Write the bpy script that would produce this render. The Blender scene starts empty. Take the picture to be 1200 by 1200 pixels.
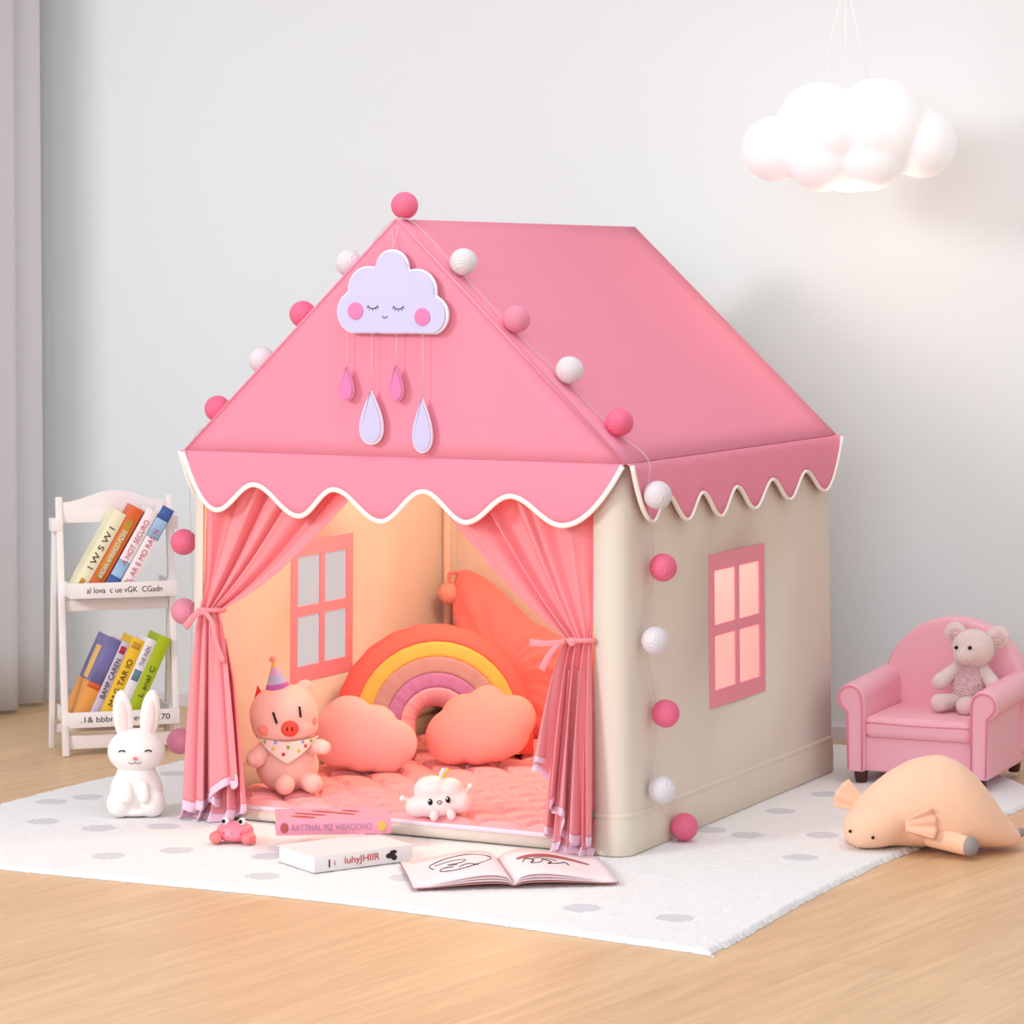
import bpy, bmesh, math, random
import numpy as np
from mathutils import Vector, Matrix, Euler
PI = math.pi
R = math.radians
SC = bpy.context.scene
COL = SC.collection
random.seed(7)
rng = np.random.default_rng(11)

# ------------------------------------------------------------------ camera, world, light, exposure
cam_d = bpy.data.cameras.new('camera'); cam = bpy.data.objects.new('camera', cam_d); COL.objects.link(cam)
cam.location = (0, 0, 1.254); cam.rotation_euler = (R(90), 0, 0)
cam_d.sensor_fit = 'HORIZONTAL'; cam_d.sensor_width = 36.0
cam_d.lens = 36.0 * 3498 / 1200
cam_d.shift_y = -(600 - 317.6) / 1200
cam_d.clip_end = 60
SC.camera = cam

world = bpy.data.worlds.new('world'); SC.world = world; world.use_nodes = True
wb = world.node_tree.nodes['Background']; wb.inputs[0].default_value = (0.92, 0.96, 1.0, 1); wb.inputs[1].default_value = 0.68

def area(name, loc, target, size, power, col=(1, 1, 1), size_y=None):
    d = bpy.data.lights.new(name, 'AREA'); o = bpy.data.objects.new(name, d); COL.objects.link(o)
    d.energy = power; d.color = col; d.shape = 'RECTANGLE'; d.size = size; d.size_y = size_y or size
    o.location = loc
    o.rotation_euler = (Vector(target) - Vector(loc)).to_track_quat('-Z', 'Y').to_euler()
    return o
area('window_key_light', (-4.15, 3.6, 2.75), (0.1, 7.0, 0.7), 1.1, 122, (0.98, 0.99, 0.98))
area('studio_fill_light', (-1.3, 0.8, 2.3), (-0.7, 8.0, 1.0), 3.0, 84, (0.95, 0.98, 1.0), 2.0)
area('overhead_fill_light', (0.5, 6.2, 2.58), (0.5, 6.21, 0), 2.4, 19, (0.96, 0.98, 1.0), 1.8)  # added fill from above to brighten the tent roof, no fixture there

SC.view_settings.view_transform = 'Standard'; SC.view_settings.look = 'None'
SC.view_settings.gamma = 1.0; SC.view_settings.exposure = 0.0; SC.view_settings.use_curve_mapping = False

# ------------------------------------------------------------------ materials
def lin(c):
    return tuple(((v / 255) / 12.92 if v / 255 <= .04045 else (((v / 255) + .055) / 1.055) ** 2.4) for v in c)

def mat(name, c, rough=.8, bump=None, spec=.25, trans=0, emit=None, sss=0, sheen=0, coat=0, noise_col=None):
    m = bpy.data.materials.new(name); m.use_nodes = True
    nt = m.node_tree; N = nt.nodes; L = nt.links
    b = N['Principled BSDF']; out = N['Material Output']
    col = lin(c)
    b.inputs['Base Color'].default_value = (*col, 1); b.inputs['Roughness'].default_value = rough
    b.inputs['Specular IOR Level'].default_value = spec
    if sheen: b.inputs['Sheen Weight'].default_value = sheen; b.inputs['Sheen Roughness'].default_value = .5
    if coat: b.inputs['Coat Weight'].default_value = coat; b.inputs['Coat Roughness'].default_value = .15
    if sss: b.inputs['Subsurface Weight'].default_value = sss; b.inputs['Subsurface Radius'].default_value = (.02, .012, .01); b.inputs['Subsurface Scale'].default_value = 1
    if emit: b.inputs['Emission Color'].default_value = (*lin(emit[0]), 1); b.inputs['Emission Strength'].default_value = emit[1]
    tc = N.new('ShaderNodeTexCoord')
    if noise_col:   # (second colour, scale, low, high)
        nz = N.new('ShaderNodeTexNoise'); nz.inputs['Scale'].default_value = noise_col[1]; nz.inputs['Detail'].default_value = 4
        L.new(tc.outputs['Object'], nz.inputs['Vector'])
        rp = N.new('ShaderNodeValToRGB'); rp.color_ramp.elements[0].position = noise_col[2]; rp.color_ramp.elements[1].position = noise_col[3]
        rp.color_ramp.elements[0].color = (*col, 1); rp.color_ramp.elements[1].color = (*lin(noise_col[0]), 1)
        L.new(nz.outputs['Fac'], rp.inputs['Fac']); L.new(rp.outputs['Color'], b.inputs['Base Color'])
    if bump:        # (kind, scale, strength, distance)
        k, s, st, di = bump
        if k == 'noise':
            t = N.new('ShaderNodeTexNoise'); t.inputs['Scale'].default_value = s; t.inputs['Detail'].default_value = 3; o = t.outputs['Fac']
        elif k == 'voronoi':
            t = N.new('ShaderNodeTexVoronoi'); t.inputs['Scale'].default_value = s; o = t.outputs['Distance']
        else:
            t = N.new('ShaderNodeTexWave'); t.inputs['Scale'].default_value = s; t.inputs['Distortion'].default_value = 2.5; t.inputs['Detail'].default_value = 2; o = t.outputs['Fac']
        L.new(tc.outputs['Object'], t.inputs['Vector'])
        bp = N.new('ShaderNodeBump'); bp.inputs['Strength'].default_value = st; bp.inputs['Distance'].default_value = di
        L.new(o, bp.inputs['Height']); L.new(bp.outputs['Normal'], b.inputs['Normal'])
    if trans:
        t = N.new('ShaderNodeBsdfTranslucent'); t.inputs['Color'].default_value = (*col, 1)
        mx = N.new('ShaderNodeMixShader'); mx.inputs['Fac'].default_value = trans
        L.new(b.outputs[0], mx.inputs[1]); L.new(t.outputs[0], mx.inputs[2]); L.new(mx.outputs[0], out.inputs['Surface'])
    return m

FAB = ('noise', 900, .12, .001)
M = {}
M['wall'] = mat('wall_paint', (228, 234, 238), .95, ('noise', 40, .03, .002), .1)
M['base'] = mat('baseboard_paint', (220, 218, 222), .6, spec=.3)
M['roomcurtain'] = mat('sheer_curtain_cloth', (243, 244, 248), .95, ('noise', 500, .08, .001), .1, trans=.3)
M['roof'] = mat('pink_roof_cloth', (241, 148, 171), .9, FAB, .1, trans=.06)
M['cream'] = mat('cream_tent_cloth', (232, 219, 206), .9, FAB, .1, trans=.05)
M['skirt'] = mat('beige_skirt_cloth', (226, 213, 196), .9, FAB, .1)
M['trim'] = mat('white_binding', (252, 244, 238), .9, FAB, .1)
M['winframe'] = mat('rose_window_cloth', (240, 150, 166), .9, FAB, .1)
M['curtain'] = mat('pink_curtain_cloth', (255, 168, 176), .75, FAB, .2, trans=.22)
M['hem'] = mat('lilac_hem', (244, 205, 224), .8, FAB, .2)
M['quilt'] = mat('pink_quilt', (252, 172, 176), .85, FAB, .15)
M['quilttrim'] = mat('quilt_piping', (248, 226, 240), .85, FAB, .15)
M['pole'] = mat('pole_sleeve', (244, 208, 190), .8)
M['brass'] = mat('metal_end', (120, 110, 95), .35, spec=.6)
M['ballpink'] = mat('pink_thread_ball', (247, 116, 152), .5, ('wave', 75, .4, .003), .45, trans=.15)
M['ballrose'] = mat('rose_thread_ball', (243, 150, 178), .5, ('wave', 75, .4, .003), .45, trans=.15)
M['ballwhite'] = mat('white_thread_ball', (238, 230, 236), .5, ('wave', 75, .4, .003), .45, trans=.15)
M['cord'] = mat('clear_cord', (205, 190, 185), .5)
M['pinkcord'] = mat('thin_cord', (225, 190, 196), .6)
M['felt'] = mat('lilac_felt', (206, 200, 240), 1, ('noise', 700, .3, .001), .05)
M['feltback'] = mat('white_felt', (243, 240, 248), 1, ('noise', 700, .3, .001), .05)
M['feltpink'] = mat('pink_felt', (230, 132, 182), 1, ('noise', 700, .3, .001), .05)
M['feltpinkback'] = mat('pink_felt_edge', (238, 165, 200), 1, spec=.05)
M['black'] = mat('black_thread', (28, 22, 26), .6)
M['white'] = mat('white_plain', (248, 246, 244), .5)
M['shelf'] = mat('white_shelf_paint', (240, 232, 232), .55, spec=.35)
M['lampshade'] = mat('lamp_shade', (212, 210, 213), .5, emit=((255, 249, 246), .36))
M['lampbulb'] = mat('lamp_light', (255, 246, 235), .5, emit=((255, 240, 222), 2.0))
M['rabbit'] = mat('white_silicone', (250, 240, 236), .45, spec=.3, sss=.3)
M['rabbitin'] = mat('blush_silicone', (250, 222, 218), .5)
M['nose'] = mat('pink_nose', (235, 130, 140), .5)
M['chair'] = mat('pink_leatherette', (250, 184, 199), .42, ('noise', 260, .06, .001), .4)
M['pipe'] = mat('rose_piping', (238, 142, 166), .5)
M['footwood'] = mat('dark_wood', (72, 34, 22), .4, spec=.5)
M['teddy'] = mat('cream_plush', (250, 226, 220), 1, ('noise', 260, 1.0, .006), .05, sheen=.5)
M['teddybody'] = mat('pink_ribbed_plush', (244, 204, 208), 1, ('voronoi', 190, 1.0, .006), .05, sheen=.4)
M['plush'] = mat('apricot_plush', (250, 202, 172), .95, ('noise', 420, .25, .002), .08, sheen=.25)
M['plushear'] = mat('apricot_ear', (252, 200, 172), .95, spec=.08, sheen=.25)
M['hoof'] = mat('grey_plush', (158, 150, 152), .95, spec=.08)
M['pig'] = mat('pink_pig_plush', (253, 204, 192), .9, ('noise', 500, .15, .001), .08, sheen=.2)
M['snout'] = mat('red_snout', (240, 84, 72), .8)
M['cheek'] = mat('blush_cheek', (250, 150, 140), .9)
M['redear'] = mat('red_cloth', (236, 60, 55), .8)
M['paw'] = mat('pale_paw', (255, 214, 206), .9)
M['coral'] = mat('coral_plush', (249, 132, 128), .9, ('noise', 16, .45, .02), .1, sheen=.2)
M['pom'] = mat('peach_pompom', (252, 176, 160), 1, ('noise', 200, 1, .006), .05)
M['peach'] = mat('peach_plush', (253, 200, 165), .9, spec=.08)
M['cloudL'] = mat('blush_cushion', (251, 190, 188), .9, ('noise', 400, .15, .001), .08)
M['cloudR'] = mat('salmon_cushion', (249, 166, 156), .9, ('noise', 400, .15, .001), .08)
M['rb_red'] = mat('rainbow_red', (249, 114, 106), .9, FAB, .1)
M['rb_yellow'] = mat('rainbow_yellow', (255, 194, 96), .9, FAB, .1)
M['rb_taupe'] = mat('rainbow_taupe', (196, 158, 156), .9, FAB, .1)
M['rb_purple'] = mat('rainbow_purple', (196, 136, 186), .9, FAB, .1)
M['rb_pink'] = mat('rainbow_pink', (250, 184, 194), .9, FAB, .1)
M['toy'] = mat('pale_vinyl', (254, 228, 226), .4, spec=.35, sss=.2)
M['yellow'] = mat('sunny_yellow', (252, 200, 70), .5)
M['hatblue'] = mat('hat_blue', (188, 190, 226), .8)
M['hatlilac'] = mat('hat_lilac', (214, 176, 214), .8)
M['hatpurple'] = mat('hat_purple', (196, 104, 180), .8)
M['hatyellow'] = mat('hat_yellow', (250, 190, 90), .8)
M['bib'] = mat('bib_cloth', (255, 232, 222), .9)
M['green'] = mat('leaf_green', (150, 186, 70), .8); M['red'] = mat('dot_red', (226, 70, 80), .8); M['blue'] = mat('dot_blue', (140, 175, 215), .8)
M['crab'] = mat('pink_rubber', (248, 132, 152), .35, spec=.45); M['crablow'] = mat('coral_rubber', (250, 128, 128), .35, spec=.45)
M['page'] = mat('paper_pages', (246, 240, 234), .9); M['pagepink'] = mat('pink_paper', (248, 226, 228), .85)
M['ink'] = mat('printed_ink', (52, 44, 46), .8); M['inkgrey'] = mat('grey_ink', (120, 104, 106), .8); M['inkred'] = mat('red_ink', (196, 66, 66), .8)
M['inklilac'] = mat('lilac_ink', (186, 140, 176), .7); M['inkgold'] = mat('gold_ink', (226, 190, 100), .5); M['inkpink'] = mat('rose_ink', (200, 90, 120), .8); M['brownred'] = mat('brick_red_ink', (186, 96, 92), .8)

# ------------------------------------------------------------------ mesh helpers
class G:
    def __init__(s): s.v = []; s.f = []; s.m = []
    def add(s, vs, fs, mi=0):
        o = len(s.v); s.v += [tuple(map(float, p)) for p in vs]
        for f in fs: s.f.append(tuple(i + o for i in f)); s.m.append(mi)
        return s
    def box(s, c, d, mi=0, M4=None):
        x, y, z = d[0] / 2, d[1] / 2, d[2] / 2
        vs = [Vector((c[0] + i * x, c[1] + j * y, c[2] + k * z)) for i in (-1, 1) for j in (-1, 1) for k in (-1, 1)]
        if M4 is not None: vs = [M4 @ v for v in vs]
        return s.add(vs, [(0, 1, 3, 2), (4, 6, 7, 5), (0, 4, 5, 1), (2, 3, 7, 6), (0, 2, 6, 4), (1, 5, 7, 3)], mi)
    def bar(s, p, q, w, d, mi=0):
        p = Vector(p); q = Vector(q); z = (q - p).normalized(); x = Vector((1, 0, 0)); x = (x - z * x.dot(z)).normalized(); y = z.cross(x)
        vs = []
        for e in (p, q):
            for a, b in ((-1, -1), (1, -1), (1, 1), (-1, 1)): vs.append(e + x * a * w / 2 + y * b * d / 2)
        return s.add(vs, [(3, 2, 1, 0), (4, 5, 6, 7), (0, 1, 5, 4), (1, 2, 6, 5), (2, 3, 7, 6), (3, 0, 4, 7)], mi)
    def tube(s, pts, r, n=8, mi=0, closed=False, flat=1.0):
        pts = [Vector(p) for p in pts]; k = len(pts); rr = r if hasattr(r, '__len__') else [r] * k
        up = None; vs = []
        for i in range(k):
            if closed: t = pts[(i + 1) % k] - pts[i - 1]
            else: t = pts[min(i + 1, k - 1)] - pts[max(i - 1, 0)]
            if t.length < 1e-9: t = Vector((0, 0, 1))
            t.normalize()
            if up is None:
                up = Vector((0, 1, 0)) if abs(t.y) < .9 else Vector((1, 0, 0))
            up = up - t * up.dot(t)
            if up.length < 1e-6: up = t.orthogonal()
            up.normalize(); sd = t.cross(up)
            for j in range(n):
                a = 2 * PI * j / n
                vs.append(pts[i] + sd * math.cos(a) * rr[i] + up * math.sin(a) * rr[i] * flat)
        fs = []
        for i in range(k if closed else k - 1):
            for j in range(n):
                a = i * n + j; b = i * n + (j + 1) % n; c = ((i + 1) % k) * n + (j + 1) % n; d = ((i + 1) % k) * n + j
                fs.append((a, b, c, d))
        if not closed: fs.append(tuple(range(n - 1, -1, -1))); fs.append(tuple((k - 1) * n + j for j in range(n)))
        return s.add(vs, fs, mi)
    def ell(s, c, r, mi=0, nu=28, nv=16, rot=None):
        if not hasattr(r, '__len__'): r = (r, r, r)
        vs = [(0, 0, r[2])]; fs = []
        for i in range(1, nv):
            p = PI * i / nv
            for j in range(nu):
                t = 2 * PI * j / nu
                vs.append((r[0] * math.sin(p) * math.cos(t), r[1] * math.sin(p) * math.sin(t), r[2] * math.cos(p)))
        vs.append((0, 0, -r[2])); last = len(vs) - 1
        for j in range(nu): fs.append((0, 1 + j, 1 + (j + 1) % nu))
        for i in range(nv - 2):
            for j in range(nu):
                a = 1 + i * nu + j; b = 1 + i * nu + (j + 1) % nu
                fs.append((a, a + nu, b + nu, b))
        for j in range(nu): fs.append((last, 1 + (nv - 2) * nu + (j + 1) % nu, 1 + (nv - 2) * nu + j))
        E3 = Euler(rot).to_matrix() if rot else Matrix.Identity(3)
        return s.add([E3 @ Vector(v) + Vector(c) for v in vs], fs, mi)
    def cap(s, p, q, r0, r1, mi=0, k=7):
        p = Vector(p); q = Vector(q)
        for i in range(k):
            t = i / (k - 1); s.ell(p.lerp(q, t), r0 + (r1 - r0) * t, mi, 18, 12)
        return s
    def lathe(s, prof, n=32, mi=0, c=(0, 0, 0)):
        vs = [(c[0] + r * math.cos(2 * PI * j / n), c[1] + r * math.sin(2 * PI * j / n), c[2] + z) for r, z in prof for j in range(n)]
        fs = [(i * n + j, i * n + (j + 1) % n, (i + 1) * n + (j + 1) % n, (i + 1) * n + j) for i in range(len(prof) - 1) for j in range(n)]
        fs.append(tuple(range(n - 1, -1, -1))); fs.append(tuple((len(prof) - 1) * n + j for j in range(n)))
        return s.add(vs, fs, mi)
    def prism(s, out, y0, y1, mi=0, bev=0):
        """outline in x,z extruded along y (y0 front, y1 back); counter-clockwise seen from -y"""
        n = len(out); O = np.array(out, float); vs = []; ring = []
        if bev:
            nx = np.roll(O, -1, 0); pv = np.roll(O, 1, 0); t = nx - pv; t /= np.linalg.norm(t, axis=1)[:, None] + 1e-12
            nr = np.stack([-t[:, 1], t[:, 0]], 1)
            ar = 0.5 * np.sum(O[:, 0] * nx[:, 1] - nx[:, 0] * O[:, 1])
            if ar < 0: nr = -nr
            In = O + nr * bev
            rings = [(In, y0), (O + nr * bev * .3, y0 + bev * .3), (O, y0 + bev), (O, y1 - bev), (O + nr * bev * .3, y1 - bev * .3), (In, y1)]
        else: rings = [(O, y0), (O, y1)]
        for P, y in rings: vs += [(p[0], y, p[1]) for p in P]
        fs = [tuple(range(n)), tuple((len(rings) - 1) * n + j for j in range(n - 1, -1, -1))]
        for i in range(len(rings) - 1):
            for j in range(n): fs.append((i * n + j, (i + 1) * n + j, (i + 1) * n + (j + 1) % n, i * n + (j + 1) % n))
        return s.add(vs, fs, mi)
    def grid(s, P, mi=0, closed_u=False):
        P = np.asarray(P); a, b = P.shape[:2]
        fs = []
        for i in range(a - 1):
            for j in range(b if closed_u else b - 1):
                fs.append((i * b + j, i * b + (j + 1) % b, (i + 1) * b + (j + 1) % b, (i + 1) * b + j))
        return s.add(P.reshape(-1, 3), fs, mi)
    def mesh(s, name, mats, smooth=True, fixn=True):
        me = bpy.data.meshes.new(name); me.from_pydata(s.v, [], s.f)
        for m in (mats if isinstance(mats, (list, tuple)) else [mats]): me.materials.append(m)
        me.polygons.foreach_set('material_index', s.m)
        if fixn:
            bm = bmesh.new(); bm.from_mesh(me); bmesh.ops.recalc_face_normals(bm, faces=bm.faces); bm.to_mesh(me); bm.free()
        me.polygons.foreach_set('use_smooth', [bool(smooth)] * len(me.polygons))
        if smooth == 'auto': me.set_sharp_from_angle(angle=R(38))
        me.update(); return me
    def build(s, name, mats, parent=None, smooth=True, loc=None, rot=None, fixn=True):
        o = bpy.data.objects.new(name, s.mesh(name, mats, smooth, fixn)); COL.objects.link(o)
        if parent: o.parent = parent
        if loc is not None: o.location = loc
        if rot is not None: o.rotation_euler = rot
        return o

def applied(o, mods):
    """put modifiers on o and bake them into its mesh"""
    for typ, kw in mods:
        md = o.modifiers.new(typ.lower(), typ)
        for k, v in kw.items(): setattr(md, k, v)
    dg = bpy.context.evaluated_depsgraph_get()
    me = bpy.data.meshes.new_from_object(o.evaluated_get(dg)); old = o.data
    o.modifiers.clear(); o.data = me; me.name = old.name
    if not me.materials:
        for m in old.materials: me.materials.append(m)
    bpy.data.meshes.remove(old)
    return o

def blob(g, name, m, parent, vox=.004, it=6, dec=None):
    o = g.build(name, m, parent)
    applied(o, [('REMESH', dict(mode='VOXEL', voxel_size=vox)), ('SMOOTH', dict(factor=.5, iterations=it))])
    o.data.materials.clear(); o.data.materials.append(m)
    o.data.polygons.foreach_set('material_index', [0] * len(o.data.polygons))
    o.data.polygons.foreach_set('use_smooth', [True] * len(o.data.polygons))
    return o

def solid(o, t, off=0, bev=0):
    return applied(o, [('SOLIDIFY', dict(thickness=t, offset=off))])

def bevel(o, w, seg=2):
    applied(o, [('BEVEL', dict(width=w, segments=seg, limit_method='ANGLE', angle_limit=R(40)))])
    o.data.polygons.foreach_set('use_smooth', [True] * len(o.data.polygons)); o.data.set_sharp_from_angle(angle=R(35))
    return o

def tag(o, label, cat, group=None, kind=None):
    o['label'] = label; o['category'] = cat
    if group: o['group'] = group
    if kind: o['kind'] = kind
    return o
def thing(name, label, cat, loc=(0, 0, 0), rot=(0, 0, 0), group=None):
    o = bpy.data.objects.new(name, None); COL.objects.link(o); o.empty_display_size = .05
    o.location = loc; o.rotation_euler = rot
    return tag(o, label, cat, group)
def struct(o): o['kind'] = 'structure'; return o

def radial(circles, n=180, sm=0):
    """outline r(theta) of a union of circles (cx, cz, r) seen from the origin"""
    out = []
    for i in range(n):
        t = 2 * PI * i / n; dx, dz = math.cos(t), math.sin(t); best = 0
        for cx, cz, r in circles:
            b = dx * cx + dz * cz; c = cx * cx + cz * cz - r * r; D = b * b - c
            if D >= 0: best = max(best, b + math.sqrt(D))
        out.append(best)
    a = np.array(out)
    for _ in range(sm): a = (np.roll(a, 1) + 2 * a + np.roll(a, -1)) / 4
    return a
def cushion(rad, T, K=16, p=2.2, e=.55, wr=0, seed=0, soften=900):
    n = len(rad); th = np.arange(n) * 2 * PI / n; g = G(); rs = np.sin(np.linspace(0, PI / 2, K + 1))[1:]
    r2 = np.random.default_rng(seed); ph = r2.uniform(0, 6, 6); fq = r2.integers(9, 26, 6)
    rad0 = rad; soft = rad.copy()
    for _ in range(soften): soft = (np.roll(soft, 1) + 2 * soft + np.roll(soft, -1)) / 4
    wave = sum(np.sin(f * th + q) for f, q in zip(fq, ph)) / 4
    for sgn in (-1, 1):
        P = []
        for r in rs:
            rad = soft * (1 - r ** 3.5) + rad0 * r ** 3.5
            t = T / 2 * max(0, 1 - r ** p) ** e
            y = sgn * (t + wr * wave * (r ** 4) * (1 - r) * 8 * t / (T / 2 + 1e-9))
            P.append(np.stack([rad * r * np.cos(th), y * np.ones(n), rad * r * np.sin(th)], 1))
        o = len(g.v); g.grid(np.array(P), closed_u=True)
        c = len(g.v); g.v.append((0, sgn * T / 2, 0))
        for j in range(n): g.f.append((c, o + j, o + (j + 1) % n)); g.m.append(0)
    return g
def weld(o, d=1e-5):
    bm = bmesh.new(); bm.from_mesh(o.data); bmesh.ops.remove_doubles(bm, verts=bm.verts, dist=d)
    bmesh.ops.recalc_face_normals(bm, faces=bm.faces); bm.to_mesh(o.data); bm.free(); return o

def text(s, name, m, parent, loc, rot, width, height=None, ext=.0004, font_shear=0):
    c = bpy.data.curves.new(name, 'FONT'); c.body = s; c.size = 1; c.extrude = 0; c.align_x = 'CENTER'; c.align_y = 'CENTER'; c.shear = font_shear
    o = bpy.data.objects.new(name, c); COL.objects.link(o)
    dg = bpy.context.evaluated_depsgraph_get(); me = bpy.data.meshes.new_from_object(o.evaluated_get(dg))
    bpy.data.objects.remove(o); bpy.data.curves.remove(c)
    co = np.zeros(len(me.vertices) * 3); me.vertices.foreach_get('co', co); co = co.reshape(-1, 3)
    mn, mx = co.min(0), co.max(0); sc = width / (mx[0] - mn[0]); sy = height / (mx[1] - mn[1]) if height else sc
    co -= (mn + mx) / 2; co[:, 0] *= sc; co[:, 1] *= sy; co[:, 2] = 0
    me.vertices.foreach_set('co', co.ravel()); me.materials.clear(); me.materials.append(m); me.name = name
    o = bpy.data.objects.new(name, me); COL.objects.link(o); o.parent = parent; o.location = loc; o.rotation_euler = rot
    applied(o, [('SOLIDIFY', dict(thickness=ext, offset=1))])
    return o
def disc(c, r, n=20, y=0, rx=None):
    return [(c[0] + (rx or r) * math.cos(2 * PI * i / n), c[1] + r * math.sin(2 * PI * i / n)) for i in range(n)]
def smoothpath(pts, k=8):
    """Catmull-Rom through pts"""
    P = [Vector(p) for p in pts]; out = []
    for i in range(len(P) - 1):
        a, b, c, d = P[max(i - 1, 0)], P[i], P[i + 1], P[min(i + 2, len(P) - 1)]
        for j in range(k):
            t = j / k
            out.append(.5 * ((2 * b) + (c - a) * t + (2 * a - 5 * b + 4 * c - d) * t * t + (3 * b - a - 3 * c + d) * t ** 3))
    out.append(P[-1]); return out

FZ = -.012                                   # wood floor; the rug's pile tops out at z = 0
A = .4673; F0 = Vector((-.2492, 6.636, 0))   # the tent: yaw and middle of its front
U = Vector((math.cos(A), -math.sin(A), 0)); V = Vector((math.sin(A), math.cos(A), 0))
def TW(x, y, z=0): return F0 + U * x + V * y + Vector((0, 0, z))

# ------------------------------------------------------------------ the room
CW = Vector((-1.434, 8.854, 0)); WD = Vector((.946, -.323, 0)).normalized(); WN = Vector((-WD.y, WD.x, 0))  # corner, along the back wall, outwards
WYAW = math.atan2(WD.y, WD.x)
m = bpy.data.materials.new('oak_floor'); m.use_nodes = True
nt = m.node_tree; N = nt.nodes; L = nt.links; b = N['Principled BSDF']
tc = N.new('ShaderNodeTexCoord'); mp = N.new('ShaderNodeMapping'); mp.inputs['Rotation'].default_value[2] = R(-54.5)
L.new(tc.outputs['Object'], mp.inputs['Vector'])
br = N.new('ShaderNodeTexBrick'); br.inputs['Scale'].default_value = 1; br.inputs['Brick Width'].default_value = 1.2; br.inputs['Row Height'].default_value = .15
br.inputs['Mortar Size'].default_value = .0007; br.inputs['Mortar Smooth'].default_value = .3
br.inputs['Color1'].default_value = (*lin((229, 193, 152)), 1); br.inputs['Color2'].default_value = (*lin((223, 184, 143)), 1); br.inputs['Mortar'].default_value = (*lin((196, 156, 118)), 1)
L.new(mp.outputs[0], br.inputs['Vector'])
m2 = N.new('ShaderNodeMapping'); m2.inputs['Scale'].default_value = (1.6, 22, 1); L.new(mp.outputs[0], m2.inputs['Vector'])
nz = N.new('ShaderNodeTexNoise'); nz.inputs['Scale'].default_value = 1.6; nz.inputs['Detail'].default_value = 9; nz.inputs['Roughness'].default_value = .62; nz.inputs['Distortion'].default_value = .6
L.new(m2.outputs[0], nz.inputs['Vector'])
rp = N.new('ShaderNodeValToRGB'); rp.color_ramp.elements[0].position = .3; rp.color_ramp.elements[1].position = .72
rp.color_ramp.elements[0].color = (.80, .76, .70, 1); rp.color_ramp.elements[1].color = (1.08, 1.06, 1.05, 1)
L.new(nz.outputs['Fac'], rp.inputs['Fac'])
mx = N.new('ShaderNodeMix'); mx.data_type = 'RGBA'; mx.blend_type = 'MULTIPLY'; mx.inputs[0].default_value = .85
L.new(br.outputs['Color'], mx.inputs[6]); L.new(rp.outputs['Color'], mx.inputs[7]); L.new(mx.outputs[2], b.inputs['Base Color'])
b.inputs['Roughness'].default_value = .38; b.inputs['Specular IOR Level'].default_value = .3
bp = N.new('ShaderNodeBump'); bp.inputs['Strength'].default_value = .06; bp.inputs['Distance'].default_value = .002
L.new(nz.outputs['Fac'], bp.inputs['Height']); L.new(bp.outputs['Normal'], b.inputs['Normal'])
g = G(); g.box((0, 5, FZ - .05), (14, 12, .1)); struct(g.build('floor', m, smooth=False))

def wallbox(name, p, q, z0, z1, t, mt, side):
    g = G(); n = WN if side == 'b' else -WD
    vs = [p, q, q + n * t, p + n * t]
    vs = [Vector((v.x, v.y, z0)) for v in vs] + [Vector((v.x, v.y, z1)) for v in vs]
    g.add(vs, [(3, 2, 1, 0), (4, 5, 6, 7), (0, 1, 5, 4), (1, 2, 6, 5), (2, 3, 7, 6), (3, 0, 4, 7)])
    return struct(g.build(name, mt, smooth=False))
wallbox('wall_back', CW - WD * .1, CW + WD * 5.2, FZ, 2.6, .1, M['wall'], 'b')
wallbox('wall_left', CW - WN * .62, CW, FZ, 2.6, .1, M['wall'], 'l')
wallbox('wall_left', CW - WN * 5.2, CW - WN * .62, FZ, .22, .1, M['wall'], 'l')
wallbox('ceiling', CW - WD * .1 - WN * 1.6, CW + WD * 5.2 - WN * 1.6, 2.6, 2.66, 1.7, M['wall'], 'b')
g = G(); pr = [(0, 0), (0, .046), (.004, .046), (.008, .04), (.012, .036), (.012, 0)]
P = []
for w, z in pr: P.append([(CW - WN * (w)) + WD * .001 + Vector((0, 0, FZ + z)), (CW - WN * w) + WD * 5.15 + Vector((0, 0, FZ + z))])
g.grid([[tuple(a) for a in r] for r in P]); struct(g.build('baseboard_back', M['base'], smooth=False))

# full-height curtain hanging along the left wall
ct = thing('window_curtain', 'pale grey floor-length curtain hanging in folds at the left wall', 'curtain', (CW - WN * .10 + WD * .09)[:], (0, 0, 0))
P = []
NN = 150
prof = []
for i in range(NN):
    s = i / (NN - 1) * .50
    a = .022 * math.sin(s * 2 * PI / .155 + .6 * math.sin(s * 9)) + .008 * math.sin(s * 31 + 1)
    prof.append(-WN * s + WD * (a))
for z in np.linspace(0, 1, 14):
    P.append([tuple(Vector((p.x, p.y, FZ + .012 + 2.45 * z)) - WD * .02 * z) for p in prof])
solid(G().grid(P).build('curtain_cloth', M['roomcurtain'], ct), .002)
g = G(); g.tube([(-WD * .02 + WN * .05) + Vector((0, 0, 2.49)), (-WD * .02 - WN * .60) + Vector((0, 0, 2.49))], .012, 12); g.build('curtain_rod', M['white'], ct)

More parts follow.
